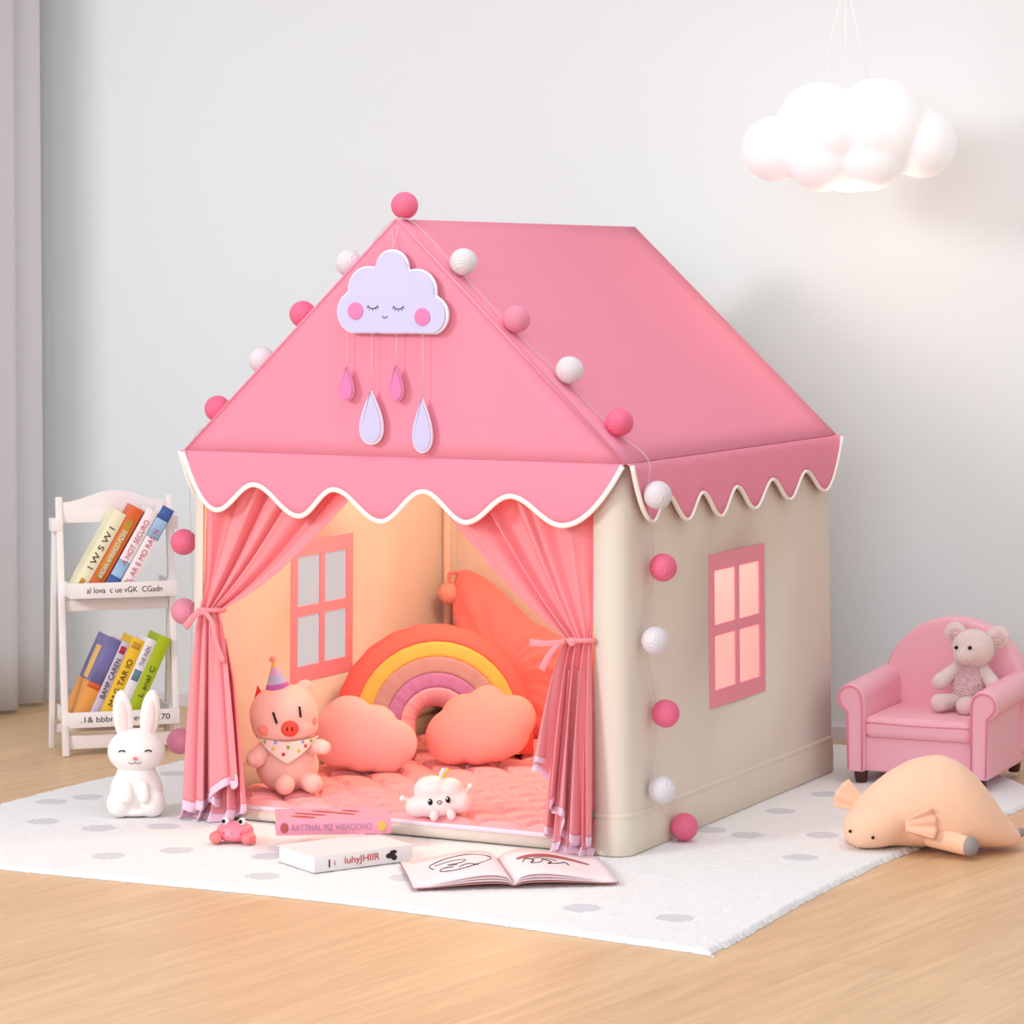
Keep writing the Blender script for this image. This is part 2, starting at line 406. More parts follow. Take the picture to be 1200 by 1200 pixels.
# ------------------------------------------------------------------ the rug
rug_out = smoothpath([(-1.035, -.62, 0), (-.6, -.662, 0), (.2, -.635, 0), (.98, -.71, 0), (1.05, -.68, 0), (1.04, -.2, 0), (1.05, .3, 0), (1.10, .75, 0), (1.10, 1.15, 0), (.86, 1.46, 0), (.5, 1.64, 0), (.1, 1.62, 0), (-.55, 1.48, 0), (-1.0, 1.36, 0), (-1.0, .65, 0), (-1.035, .2, 0), (-1.035, -.3, 0)], 6)
poly = np.array([(p.x, p.y) for p in rug_out])
def inside(x, y, shrink=0):
    c = np.zeros(len(x), bool); px, py = poly[:, 0], poly[:, 1]; j = len(poly) - 1
    for i in range(len(poly)):
        cond = ((py[i] > y) != (py[j] > y)); xi = (px[j] - px[i]) * (y - py[i]) / (py[j] - py[i] + 1e-12) + px[i]
        c ^= cond & (x < xi); j = i
    return c
gdots = [(-.942, 0), (-.902, .09), (-.809, -.215), (-.649, -.228), (-.531, -.145), (-.901, .464), (-.446, -.483), (-.349, -.366), (.685, -.499), (.886, -.498), (-.04, -.516), (-.138, -.333), (.236, -.397), (.656, .922), (.644, .663), (.836, .43), (.884, .172), (.687, .355), (.59, .373), (.9, .8), (.5, 1.1), (.6, 1.35), (.2, 1.4), (-.2, 1.35), (-.6, 1.3), (-.85, 1.1), (-.8, .8)]
wdots = [(.686, -.14), (.795, -.144), (.832, -.027), (.944, -.451), (.766, -.541), (.972, -.368), (.264, -.526), (-.586, -.517), (-.934, -.195), (.95, -.2), (.7, .1)]
M['rugwhite'] = mat('white_pile', (244, 241, 241), 1, ('noise', 240, .8, .0042), .05); M['ruggrey'] = mat('grey_pile', (216, 215, 220), 1, ('noise', 240, .7, .0035), .05)
M['rugback'] = mat('rug_backing', (242, 238, 236), 1, spec=.05)
rug = G()
n = len(poly)
rug.add([(p[0], p[1], FZ) for p in poly] + [(p[0], p[1], -.009) for p in poly], [tuple(range(n - 1, -1, -1)), tuple(range(n, 2 * n))] + [(i, (i + 1) % n, n + (i + 1) % n, n + i) for i in range(n)])
rug = rug.build('shag_rug', M['rugback'], smooth=False, loc=F0[:], rot=(0, 0, -A))
tag(rug, 'white shaggy rug with grey dots under the pink tent', 'rug')
# the pile: a fine nap, tuft by tuft
st_ = .0046
gx = np.arange(-1.06, 1.17, st_); gy = np.arange(-.73, 1.70, st_); XX, YY = np.meshgrid(gx, gy)
nyy, nxx = XX.shape
XX = XX + rng.uniform(-.4, .4, XX.shape) * st_; YY = YY + rng.uniform(-.4, .4, XX.shape) * st_
ins = inside(XX.ravel(), YY.ravel()).reshape(XX.shape)
inner = ins.copy()
for dx_, dy_ in ((1, 0), (-1, 0), (0, 1), (0, -1)): inner &= np.roll(np.roll(ins, dx_, 1), dy_, 0)
low = rng.normal(0, 1, (nyy // 6 + 3, nxx // 6 + 3)); iy = np.arange(nyy) / 6; ix = np.arange(nxx) / 6
def bil(Gr):
    y0 = iy.astype(int); x0 = ix.astype(int); fy = (iy - y0)[:, None]; fx = (ix - x0)[None]
    return (Gr[y0][:, x0] * (1 - fy) * (1 - fx) + Gr[y0 + 1][:, x0] * fy * (1 - fx) + Gr[y0][:, x0 + 1] * (1 - fy) * fx + Gr[y0 + 1][:, x0 + 1] * fy * fx)
dw = np.min([np.hypot(XX - c[0], YY - c[1]) for c in wdots], 0)
Z = -.0012 + rng.uniform(-.0007, .0007, XX.shape) + .0003 * bil(low) + .0016 * np.clip(1 - (dw / .04) ** 2, 0, 1)
Z = np.where(inner, np.clip(Z, -.010, .004), np.where(ins, -.0045 + rng.uniform(-.002, .003, XX.shape), FZ + .0006))
idx = np.arange(nyy * nxx).reshape(nyy, nxx)
q = np.stack([idx[:-1, :-1], idx[:-1, 1:], idx[1:, 1:], idx[1:, :-1]], 2).reshape(-1, 4)
keep = ins.ravel()[q].sum(1) >= 1
cxm = XX.ravel()[q].mean(1); cym = YY.ravel()[q].mean(1)
keep &= ~((abs(cxm) < .48) & (cym > .08) & (cym < 1.2))
q = q[keep]; cxm = cxm[keep]; cym = cym[keep]
used = np.unique(q); remap = np.zeros(nyy * nxx, np.int64); remap[used] = np.arange(len(used))
me = bpy.data.meshes.new('pile'); me.from_pydata(np.stack([XX.ravel()[used], YY.ravel()[used], Z.ravel()[used]], 1).tolist(), [], remap[q].tolist())
me.materials.append(M['rugwhite']); me.materials.append(M['ruggrey'])
dd = np.min([np.hypot(cxm - c[0], cym - c[1]) for c in gdots], 0) + rng.normal(0, .0015, len(cxm))
me.polygons.foreach_set('material_index', (dd < .037).astype(np.int32)); me.polygons.foreach_set('use_smooth', np.ones(len(q), bool)); me.update()
o = bpy.data.objects.new('pile', me); COL.objects.link(o); o.parent = rug; o['kind'] = 'stuff'

# ------------------------------------------------------------------ the play tent
W2, D, HE, HA = .55, 1.245, .84, 1.366
tent = thing('play_tent', 'pink gabled play house tent with cream walls standing on the white rug', 'play tent', F0[:], (0, 0, -A))
def flare(x, y, z):
    k = .012 * (1 - z / HE); return (x * (1 + k), y + (y - D / 2) * k, z)
def wall_panel(name, side, win):
    path = []   # (x, y) from the front inner edge round the corner to the back
    fx = .475 if side > 0 else .515; r = .035
    path.append((fx, .002))
    for i in range(7):
        t = i / 6 * PI / 2; path.append((W2 - r + r * math.sin(t), r - r * math.cos(t)))
    (y0, y1), (z0, z1) = win
    path += [(W2, .2), (W2, y0), (W2, (y0 + y1) / 2), (W2, y1), (W2, 1.0)]
    for i in range(5):
        t = i / 4 * PI / 2; path.append((W2 - r + r * math.cos(t), D - r + r * math.sin(t)))
    zs = [0, .085, z0, (z0 + z1) / 2, z1, .74, HE]
    vs = []; fs = []
    for z in zs:
        for (px, py) in path: vs.append(flare(px * side, py, z))
    n = len(path)
    for i in range(len(zs) - 1):
        for j in range(n - 1):
            inw = z0 <= (zs[i] + zs[i + 1]) / 2 <= z1 and path[j][0] == W2 == path[j + 1][0] and y0 <= (path[j][1] + path[j + 1][1]) / 2 <= y1
            if not inw: fs.append((i * n + j, i * n + j + 1, (i + 1) * n + j + 1, (i + 1) * n + j))
    o = G().add(vs, fs).build(name, M['cream'], tent, smooth='auto'); solid(o, .004)
    # skirt band round the foot
    P = []
    prof = [(.0025, .0), (.0045, .004), (.0055, .04), (.0045, .074), (.003, .079), (.0045, .083), (.003, .087), (.0012, .091)]
    for off, z in prof:
        row = []
        for q, (px, py) in enumerate(path):
            a, c = path[max(q - 1, 0)], path[min(q + 1, n - 1)]
            t = Vector((c[0] - a[0], c[1] - a[1])).normalized(); nx, ny = t.y, -t.x
            row.append(flare((px + nx * off) * side, py + ny * off, z))
        P.append(row)
    solid(G().grid(P).build('base_skirt', M['skirt'], tent), .002)
    return o
WINR = ((.452, .778), (.262, .604)); WINL = ((.452, .745), (.248, .588))
wall_panel('side_wall', 1, WINR); wall_panel('side_wall', -1, WINL)
def tent_window(side, win):
    (y0, y1), (z0, z1) = win; g = G(); X = W2 * side; t = .034; mu = .024; ym = (y0 + y1) / 2; zm = (z0 + z1) / 2
    def strip(ya, yb, za, zb, th=.007):
        vs = []
        for (yy, zz) in ((ya, za), (yb, za), (yb, zb), (ya, zb)):
            fx, fy, fz = flare(X, yy, zz); vs.append((fx, fy, fz))
        g.add([(v[0] - th / 2, v[1], v[2]) for v in vs] + [(v[0] + th / 2, v[1], v[2]) for v in vs], [(3, 2, 1, 0), (4, 5, 6, 7), (0, 1, 5, 4), (1, 2, 6, 5), (2, 3, 7, 6), (3, 0, 4, 7)])
    strip(y0 - .004, y1 + .004, z1 - t, z1 + .004); strip(y0 - .004, y1 + .004, z0 - .004, z0 + t)
    strip(y0 - .004, y0 + t * .8, z0 + t, z1 - t); strip(y1 - t * .8, y1 + .004, z0 + t, z1 - t)
    strip(ym - mu / 2, ym + mu / 2, z0 + t, z1 - t, .006); strip(y0 + t * .8, y1 - t * .8, zm - mu / 2, zm + mu / 2, .0055)
    fr = g.build('window_frame', M['winframe'], tent, smooth=False); fr['label'] = 'rose pink cross-barred tent window frame'
    g = G(); vs = [flare(X, yy, zz) for (yy, zz) in ((y0 + .02, z0 + .02), (y1 - .02, z0 + .02), (y1 - .02, z1 - .02), (y0 + .02, z1 - .02))]
    g.add(vs, [(0, 1, 2, 3)]); p = g.build('window_pane', M['pane_glow_tint' if side > 0 else 'pane'], fr, smooth=False); solid(p, .0006)
for key_, tint, wht in (('pane', (1, .98, .99, 1), (.99, .96, .97, 1)), ('pane_glow_tint', (1, .84, .95, 1), (.97, .78, .88, 1))):  # right pane: pink glow of the lit interior put into its tint
    m = bpy.data.materials.new('sheer_' + key_); m.use_nodes = True; N = m.node_tree.nodes; L = m.node_tree.links
    tr = N.new('ShaderNodeBsdfTransparent'); tr.inputs[0].default_value = tint; tl = N.new('ShaderNodeBsdfTranslucent'); tl.inputs[0].default_value = wht
    mx = N.new('ShaderNodeMixShader'); mx.inputs[0].default_value = .85 if key_ == 'pane' else .6; L.new(tr.outputs[0], mx.inputs[1]); L.new(tl.outputs[0], mx.inputs[2]); L.new(mx.outputs[0], N['Material Output'].inputs[0])
    M[key_] = m
tent_window(1, WINR); tent_window(-1, WINL)
# back wall with its gable
o = G().add([flare(-.53, D, 0), flare(.53, D, 0), (.53, D, HE), (0, D, HA - .01), (-.53, D, HE)], [(0, 1, 2, 3, 4)]).build('back_wall', M['cream'], tent, smooth=False); solid(o, .004)
g = G(); P = []
for off, z in [(.004, .0), (.010, .004), (.012, .04), (.010, .074), (.006, .080), (.007, .084), (.004, .092)]:
    P.append([flare(xx, D - off, z) for xx in (-.515, 0, .515)])
solid(g.grid(P).build('base_skirt', M['skirt'], tent), .002)
# inner skirt along the left wall, as seen through the opening
g = G(); P = []
for off, z in [(.004, .0), (.010, .004), (.012, .04), (.010, .074), (.006, .080), (.007, .084), (.004, .092)]:
    P.append([flare(-W2 + off, yy, z) for yy in (.05, .6, D - .02)])
solid(g.grid(P).build('base_skirt', M['skirt'], tent), .002)
# corner pole sleeves
for sx in (-1, 1):
    g = G(); g.tube([(sx * (W2 - .018), D - .022, .0), (sx * (W2 - .018), D - .022, HE)], .011, 12); g.build('pole_sleeve', M['pole'], tent)
g = G(); g.tube([(-.50, .004, .0125), (.47, .004, .0125)], .0115, 14); g.build('front_rail', M['cream'], tent)
g = G(); g.tube([(.478, -.016, .085), (.478, -.002, .085)], .006, 12); g.build('rail_cap', M['brass'], tent)
# roof panels
def roof(side):
    ys = np.linspace(-.012, D + .012, 14); P = []
    for i in range(13):
        t = i / 12; xx = side * (.0 + (W2 + .006) * t)
        row = []
        for yy in ys:
            sag = -.006 * math.sin(PI * t) * math.sin(PI * (yy / D).clip(0, 1))
            row.append((xx, yy, HA + (HE - HA) * t + sag))
        P.append(row)
    o = G().grid(P).build('roof_panel', M['roof'], tent); solid(o, .004, 1)
    ln_ = G().grid([[(p[0] - side * .010, min(max(p[1], .01), D - .01), p[2] - .012) for p in r] for r in P]).build('bounce_sheet', M['cream'], o); solid(ln_, .002); ln_['label'] = 'unseen cream bounce sheet added under the roof'  # unseen sheet added to make the tent interior brighter and yellower
    return o
roof(1); roof(-1)
# gables and scalloped valances
def scallop(keys, n=16):
    pts = []
    for i in range(len(keys) - 1):
        (a, za), (b_, zb) = keys[i], keys[i + 1]
        for j in range(n):
            t = j / n
            if i == 0 and za > .8: s_ = 1 - (1 - t) ** 1.9
            elif i == len(keys) - 2 and zb > .8: s_ = t ** 1.9
            else: s_ = (1 - math.cos(PI * t)) / 2
            pts.append((a + (b_ - a) * t, za + (zb - za) * s_))
    pts.append(keys[-1]); return pts
front_keys = [(-.556, .838), (-.464, .708), (-.365, .769), (-.246, .702), (-.155, .765), (-.035, .698), (.073, .768), (.179, .704), (.288, .765), (.412, .706), (.556, .838)]
side_keys = [(-.012, .838), (.096, .712), (.168, .766), (.286, .702), (.368, .757), (.476, .696), (.567, .757), (.681, .699), (.788, .760), (.904, .705), (1.005, .766), (1.139, .710), (1.257, .838)]
def valance(keys, fn, name):
    pts = scallop(keys); P = []
    for k in range(7):
        P.append([fn(s, HE + .001 + (z - HE) * k / 6, k / 6) for s, z in pts])
    o = G().grid(P).build(name, M['roof'], tent); solid(o, .003)
    g = G(); g.tube([fn(s, z, 1.0) for s, z in pts], .0062, 8, flat=.6); t = g.build('scallop_trim', M['trim'], o); t['label'] = 'white scalloped binding'
    return o
def ff(s, z, k): return (s, -.014 - .012 * math.sin(k * PI / 2), z)
def fr_(s, z, k): return (W2 + .010 + .012 * math.sin(k * PI / 2), s, z)
def fl_(s, z, k): return (-W2 - .010 - .012 * math.sin(k * PI / 2), s, z)
def fb_(s, z, k): return (s, D + .014 + .012 * math.sin(k * PI / 2), z)
valance(front_keys, ff, 'front_valance'); valance(side_keys, fr_, 'side_valance'); valance(side_keys, fl_, 'side_valance'); valance(front_keys, fb_, 'back_valance')
P = []
for i in range(15):
    t = i / 14; z = HE + (HA - HE) * t; hw = (W2 + .006) * (1 - t) + .0005
    P.append([(hw * s, -.013 + .006 * math.sin(PI * t) * (1 - s * s), z) for s in np.linspace(-1, 1, 13)])
o = G().grid(P).build('front_gable', M['roof'], tent); solid(o, .004)
for sx in (-1, 1):
    g = G(); g.tube([(sx * .002, -.014, HA + .002), (sx * (W2 + .006), -.014, HE + .002)], .0035, 8); g.build('gable_piping', M['roof'], tent)

# door curtains, gathered and tied
def sm(a, b, u): t = min(1, max(0, (u - a) / (b - a))); return t * t * (3 - 2 * t)
def door_curtain(name, T, K, B, zbot, nf, seed, sag, yo=0, par=None, w0=0):
    r2 = np.random.default_rng(seed); ph = r2.uniform(0, 6.28, 4); nu, nw = 200, 110
    rows = []; hemrows = []
    def F(u): return (math.sin(2 * PI * nf * u + ph[0] + 1.3 * math.sin(2 * PI * u * 1.5 + ph[1])) + .24 * math.sin(2 * PI * nf * 2.3 * u + ph[2])) / 1.2
    def pt(u, w):
        if w < .42:
            s = w / .42; e = s ** .92
            x = (T[0] + (T[1] - T[0]) * u) * (1 - e) + (K[0] + (K[1] - K[0]) * u) * e
            z = T[2] * (1 - s) + K[2] * s - sag(u) * math.sin(PI * s ** 1.15)
            amp = .026 * (1 - s) + .011 * s; y = .034 * (1 - s) - .004 * s
            dx = .010 * (1 - s) * math.cos(2 * PI * nf * u + ph[3])
        else:
            s = (w - .42) / .58; e = min(1, s ** .72)
            x = (K[0] + (K[1] - K[0]) * u) * (1 - e) + (B[0] + (B[1] - B[0]) * u) * e
            z = K[2] * (1 - s) + zbot(u) * s
            amp = .011 * (1 - e) + .024 * e; y = -.004 - .044 * e
            dx = .014 * e * math.cos(2 * PI * nf * u + ph[3] + .8 * s)
            z += .006 * s * F(u + .03)
            if s > .9: y -= .02 * (s - .9) / .1 * max(0, 1 - z / .03)
        yy = y + yo * min(1, max(0, (w - .42) / .2)) - amp * F(u)
        kq = (1 - sm(.30, .44, w)) * max(sm(.44, .47, x), sm(-.485, -.505, x) if x < -.485 else 0)
        return (x + dx * (1 - .7 * kq), yy * (1 - kq) + max(yy, .010) * kq, max(z, .0015))
    W = [w0 + (1 - w0) * i / nw for i in range(nw + 1)]
    us = [j / (nu - 1) for j in range(nu)]
    allr = [[pt(u, w) for u in us] for w in W]; cut = int(nw * (.975 if not w0 else .955))
    o = G().grid(allr[:cut + 1]).build(name, M['curtain'], par or tent); solid(o, .0016)
    h = G().grid(allr[cut:]).build('curtain_hem', M['hem'], o); solid(h, .002); h['label'] = 'pale lilac hem band'
    return o
LK = (-.520, -.465, .475); RK = (.472, .408, .458)
cl = door_curtain('door_curtain', (-.505, -.075, .80), LK, (-.530, -.392), lambda u: .022 + .075 * sm(.25, 1, u) + .018 * math.sin(u * 19) * sm(.3, .7, u), 4.5, 3, lambda u: .035 * u)
cl['label'] = 'left pink door curtain tied back in a bow'
f2 = door_curtain('curtain_fold', (-.512, -.11, .80), LK, (-.532, -.380), lambda u: .001 + .022 * sm(.6, 1, u), 4.0, 12, lambda u: .035 * u, .022, cl, .5)
cr = door_curtain('door_curtain', (.487, .0, .80), RK, (.480, .352), lambda u: .030 + .165 * sm(.25, 1, u) + .022 * math.sin(u * 17) * sm(.2, .5, u), 4.5, 8, lambda u: .03 * u)
cr['label'] = 'right pink door curtain tied back to the corner'
f2 = door_curtain('curtain_fold', (.487, .04, .80), RK, (.482, .365), lambda u: .001 + .045 * sm(.55, 1, u), 4.0, 21, lambda u: .03 * u, .022, cr, .5)
def tieback(par, c, rx, tails):
    g = G(); ring = [(c[0] + rx * math.cos(t), c[1] + .026 * math.sin(t), c[2] + .003 * math.cos(t + 1)) for t in np.linspace(0, 2 * PI, 33)[:-1]]
    g.tube(ring, .0055, 8, closed=True)
    g.ell((c[0] - .004, c[1] - .029, c[2]), (.010, .007, .010))
    for path in tails:
        pp = smoothpath(path, 6); g.tube(pp, [.0055 + .004 * i / len(pp) for i in range(len(pp))], 8, flat=.3)
    return g.build('tie_back', M['curtain'], par)
TL = (-.492, -.004, .475)
tieback(cl, TL, .031, [[(TL[0], -.034, .475), (TL[0] - .018, -.046, .467), (TL[0] - .048, -.04, .437)], [(TL[0], -.034, .475), (TL[0] + .028, -.048, .455), (TL[0] + .038, -.046, .41), (TL[0] + .056, -.044, .365)]])
TR = (.444, -.004, .458)
tieback(cr, TR, .037, [[(TR[0] - .02, -.033, .458), (TR[0] - .06, -.045, .452), (TR[0] - .100, -.043, .452)], [(TR[0] - .03, -.034, .458), (TR[0] - .05, -.048, .43), (TR[0] - .070, -.046, .395)]])

# warm lamp light inside the tent (hangs under the ridge)
d = bpy.data.lights.new('tent_glow', 'POINT'); o = bpy.data.objects.new('tent_glow', d); COL.objects.link(o)
d.energy = 12.5; d.color = (1.0, .77, .54); d.shadow_soft_size = .12; o.location = TW(.02, .55, .86)[:]

# ------------------------------------------------------------------ quilted floor mat
mt = thing('floor_mat', 'pink quilted mat with shell stitching on the tent floor', 'mat', TW(0, 0, 0)[:], (0, 0, -A))
nx, ny = 230, 250; X0, X1, Y0, Y1 = -.525, .53, .012, 1.215
xs = np.linspace(X0, X1, nx); ys = np.linspace(Y0, Y1, ny); XX, YY = np.meshgrid(xs, ys)
H = np.zeros_like(XX); DX, DY, RR = .118, .062, .072; done = np.zeros_like(XX, bool)
for j in range(-2, 24):
    for i in range(-7, 8):
        cx = i * DX + (j % 2) * DX / 2; cy = Y0 + j * DY; dd = np.hypot((XX - cx) / (DX / 2 * 1.02), (YY - cy) / RR)
        k = (dd < 1) & ~done; H[k] = (1 - dd[k] ** 2.4) ** .6; done |= k
edge = np.minimum.reduce([XX - X0, X1 - XX, YY - Y0, Y1 - YY]); fal = np.clip(edge / .02, 0, 1) ** .5
Z = .020 + (.010 + .017 * H + .003 * np.sin(XX * 23) * np.sin(YY * 19)) * fal
P = np.stack([XX, YY, Z], 2); g = G(); g.grid(P)
g.build('quilted_top', M['quilt'], mt)
g = G(); g.box(((X0 + X1) / 2, (Y0 + Y1) / 2, .014), (X1 - X0, Y1 - Y0, .022)); g.build('mat_base', M['quilt'], mt, smooth=False)
g = G(); g.tube([(X0 + .005, Y0 - .001, .027), (X1 - .03, Y0 - .003, .027), (X1, Y0 + .03, .025), (X1, Y1, .025), (X0, Y1, .025), (X0, Y0 + .01, .026)], .0065, 8, closed=True); g.build('edge_piping', M['quilttrim'], mt)

# ------------------------------------------------------------------ string of ball lights
SL = thing('string_light', 'string of pink and white ball lights draped over the tent roof', 'string light', F0[:], (0, 0, -A))
balls = [((-.617, .055, .157), 'ballrose'), ((-.605, .055, .461), 'ballrose'), ((-.608, .058, .622), 'ballpink'), ((-.501, .037, .936), 'ballpink'), ((-.382, .038, 1.05), 'ballwhite'), ((-.271, .034, 1.156), 'ballpink'), ((-.149, .029, 1.273), 'ballwhite'), ((.001, .02, 1.40), 'ballpink'),
         ((.148, .022, 1.274), 'ballwhite'), ((.279, .022, 1.149), 'ballrose'), ((.395, .048, 1.038), 'ballwhite'), ((.511, .057, .927), 'ballpink'), ((.604, .050, .773), 'ballwhite'), ((.592, .106, .612), 'ballpink'), ((.592, .065, .458), 'ballwhite'), ((.592, .12, .294), 'ballpink'), ((.592, .101, .131), 'ballwhite'), ((.592, .222, .031), 'ballpink')]
pts = []
nR = Vector((.691, 0, .723))
for (p, c) in balls:
    p = Vector(p); out = Vector((1, 0, 0)) if p.x > .52 else Vector((-1, 0, 0)) if p.x < -.52 else Vector((math.copysign(.691, p.x), 0, .723)) if abs(p.x) > .01 else Vector((0, 0, 1))
    pts.append(p - out * .022)
pts[7] = Vector((0, .004, 1.373))
i_ = 11; pts.insert(12, Vector((.578, .055, .85))); pts.insert(3, Vector((-.578, .045, .85)))
g = G(); g.tube(smoothpath(pts, 8), .0009, 6); g.build('cord', M['cord'], SL)
me_b = {}
for p, c in balls:
    if c not in me_b: me_b[c] = G().ell((0, 0, 0), .0305, 0, 32, 20).mesh('light_ball', M[c])
    o = bpy.data.objects.new('light_ball', me_b[c]); COL.objects.link(o); o.parent = SL; o.location = p; o.rotation_euler = (random.uniform(-1, 1), random.uniform(-1, 1), random.uniform(0, 6))
    o['label'] = {'ballpink': 'deep pink thread ball', 'ballrose': 'pale rose thread ball', 'ballwhite': 'white thread ball'}[c]

# ------------------------------------------------------------------ felt cloud mobile on the gable
mo = thing('cloud_mobile', 'lilac felt sleeping cloud mobile with hanging raindrops on the gable', 'wall hanging', TW(0, 0, 0)[:], (0, 0, -A))
cx, cz = .0, 1.175
circ = [(-.093, -.012, .049), (.095, -.018, .044), (-.05, -.016, .044), (0, -.016, .044), (.048, -.016, .044), (-.07, -.016, .044), (.072, -.016, .044), (-.025, -.016, .044), (.024, -.016, .044), (-.062, .038, .052), (.060, .034, .050), (-.002, .085, .042), (0, .01, .075)]
rad = radial(circ, 240, 2); th = np.arange(240) * 2 * PI / 240
out = np.stack([rad * np.cos(th), rad * np.sin(th)], 1); out[:, 1] = np.maximum(out[:, 1], -.060 + .006 * np.cos(th) * 0)
def shift(o_, dx, dz, s=1): return [(p[0] * s + dx, p[1] * s + dz) for p in o_]
g = G(); g.prism(shift(out, cx, cz), -.034, -.025, bev=.0015); g.build('cloud_back', M['feltback'], mo, smooth=False)
g = G(); g.prism(shift(out, cx, cz, .965), -.039, -.034, bev=.0015); cb = g.build('cloud_front', M['felt'], mo, smooth=False)
for xx, zz in ((-.091, -.010), (.078, -.022)):
    g = G(); g.prism(disc((cx + xx, cz + zz), .0195, 28), -.0415, -.039, bev=.0008); g.build('cheek', M['feltpink'], cb, smooth='auto')
for xx, zz in ((-.047, .004), (.018, .003)):
    g = G(); arc = [(cx + xx + .0125 * math.cos(t), -.0395, cz + zz + .008 * math.sin(t)) for t in np.linspace(PI * 1.04, PI * 1.96, 12)]
    g.tube(arc, .0009, 6)
    for q in np.linspace(PI * 1.1, PI * 1.9, 5):
        p = Vector((cx + xx + .0125 * math.cos(q), -.0395, cz + zz + .008 * math.sin(q))); dv = Vector((math.cos(q) * .5, 0, -1)).normalized() * .0055
        g.tube([p, p + dv], .0007, 5)
    g.build('closed_eye', M['black'], cb)
g = G(); g.tube([(cx - .016 + .0065 * math.cos(t), -.0395, cz - .020 + .0045 * math.sin(t)) for t in np.linspace(PI * 1.05, PI * 1.95, 10)], .0009, 6); g.build('mouth', M['black'], cb)
g = G(); g.tube([(cx - .004, -.032, cz + .12), (cx + .006, -.018, 1.352)], .0008, 5); g.tube([(cx + .002, -.032, cz + .12), (cx - .010, -.018, 1.352)], .0008, 5); g.build('hanging_loop', M['pinkcord'], mo)
def drop(x, ztop, h, w, f, bk):
    o_ = []
    for t in np.linspace(0, 2 * PI, 48, endpoint=False):
        r = 1; px = w / 2 * 1.36 * math.sin(t) * (math.sin(t / 2) ** 1.25); pz = math.cos(t) * h / 2
        o_.append((x + px, ztop - h / 2 + pz))
    o_ = o_[::-1]
    g = G(); g.tube([(x, -.030, 1.117), (x, -.030, ztop - .004)], .0009, 5); st = g.build('thread', M['pinkcord'], mo)
    g = G(); g.prism(o_, -.034, -.026, bev=.001); d1 = g.build('raindrop', M[bk], mo, smooth='auto')
    c0 = (x, ztop - h * .56)
    g = G(); g.prism([(c0[0] + (p[0] - c0[0]) * .9, c0[1] + (p[1] - c0[1]) * .93) for p in o_], -.038, -.034, bev=.001); g.build('raindrop_face', M[f], d1, smooth='auto')
drop(-.118, 1.040, .076, .036, 'feltpink', 'feltpinkback'); drop(-.055, 0.990, .122, .060, 'felt', 'feltback'); drop(.008, 1.045, .080, .036, 'feltpink', 'feltpinkback'); drop(.074, .975, .122, .050, 'felt', 'feltback')

# ------------------------------------------------------------------ plush things inside the tent
MZ = .042
# pig soft toy with party hat
pg = thing('pig_soft_toy', 'sitting pink pig soft toy wearing a party hat and spotted bib inside the tent', 'soft toy', (-.524, 6.964, MZ), (0, R(0), R(4)))
S = .00199
g = G(); g.ell((0, 0, .058), (.074, .062, .062)); g.ell((.002, .004, .09), (.052, .048, .05)); blob(g, 'body', M['pig'], pg, .004, 5)
g = G(); g.ell((-.008, -.004, .178), (.081, .066, .072)); g.ell((-.006, -.006, .152), (.078, .066, .046)); g.ell((.036, .0, .235), (.02, .012, .026), rot=(0, .5, 0)); hd = blob(g, 'head', M['pig'], pg, .004, 5)
for (xx, zz, rx) in ((-.052, .150, .016), (.058, .166, .010)):
    yy = -.064 if xx < 0 else -.040
    g = G(); g.ell((xx, yy + .010, zz), (rx, .011, .0125)); g.build('cheek', M['cheek'], hd)
for (p, q) in (((-.033, -.0685, .193), (-.024, -.0715, .167)), ((.028, -.062, .205), (.031, -.066, .180))):
    g = G(); g.tube([p, q], .0026, 8); g.build('eye', M['black'], hd)
g = G(); g.ell((.006, -.072, .155), (.0205, .012, .0185), rot=(0, 0, .1)); sn = g.build('snout', M['snout'], hd)
for xx in (0.0, .011):
    g = G(); g.ell((xx, -.0835, .156), (.0018, .0016, .005)); g.build('nostril', M['black'], sn)
g = G(); g.prism([(-.082, .195), (-.070, .245), (-.055, .222), (-.06, .2)], -.004, .012, bev=.003); g.build('ear', M['redear'], hd)
for side, p, q, r0, r1 in ((-1, (-.052, -.02, .10), (-.072, -.05, .084), .021, .022), (1, (.052, -.018, .105), (.078, -.042, .108), .018, .018)):
    g = G(); g.cap(p, q, r0, r1); ar = blob(g, 'arm', M['pig'], pg, .003, 3)
    g = G(); g.ell((q[0] + side * .008, q[1] - .008, q[2] - .001), (.015, .014, .016)); g.build('paw', M['paw'], ar)
for xx, yy in ((-.005, -.078), (.060, -.064)):
    g = G(); g.cap((xx * .7, yy * .45, .030), (xx, yy, .026), .022, .023); blob(g, 'foot', M['pig'], pg, .003, 3)
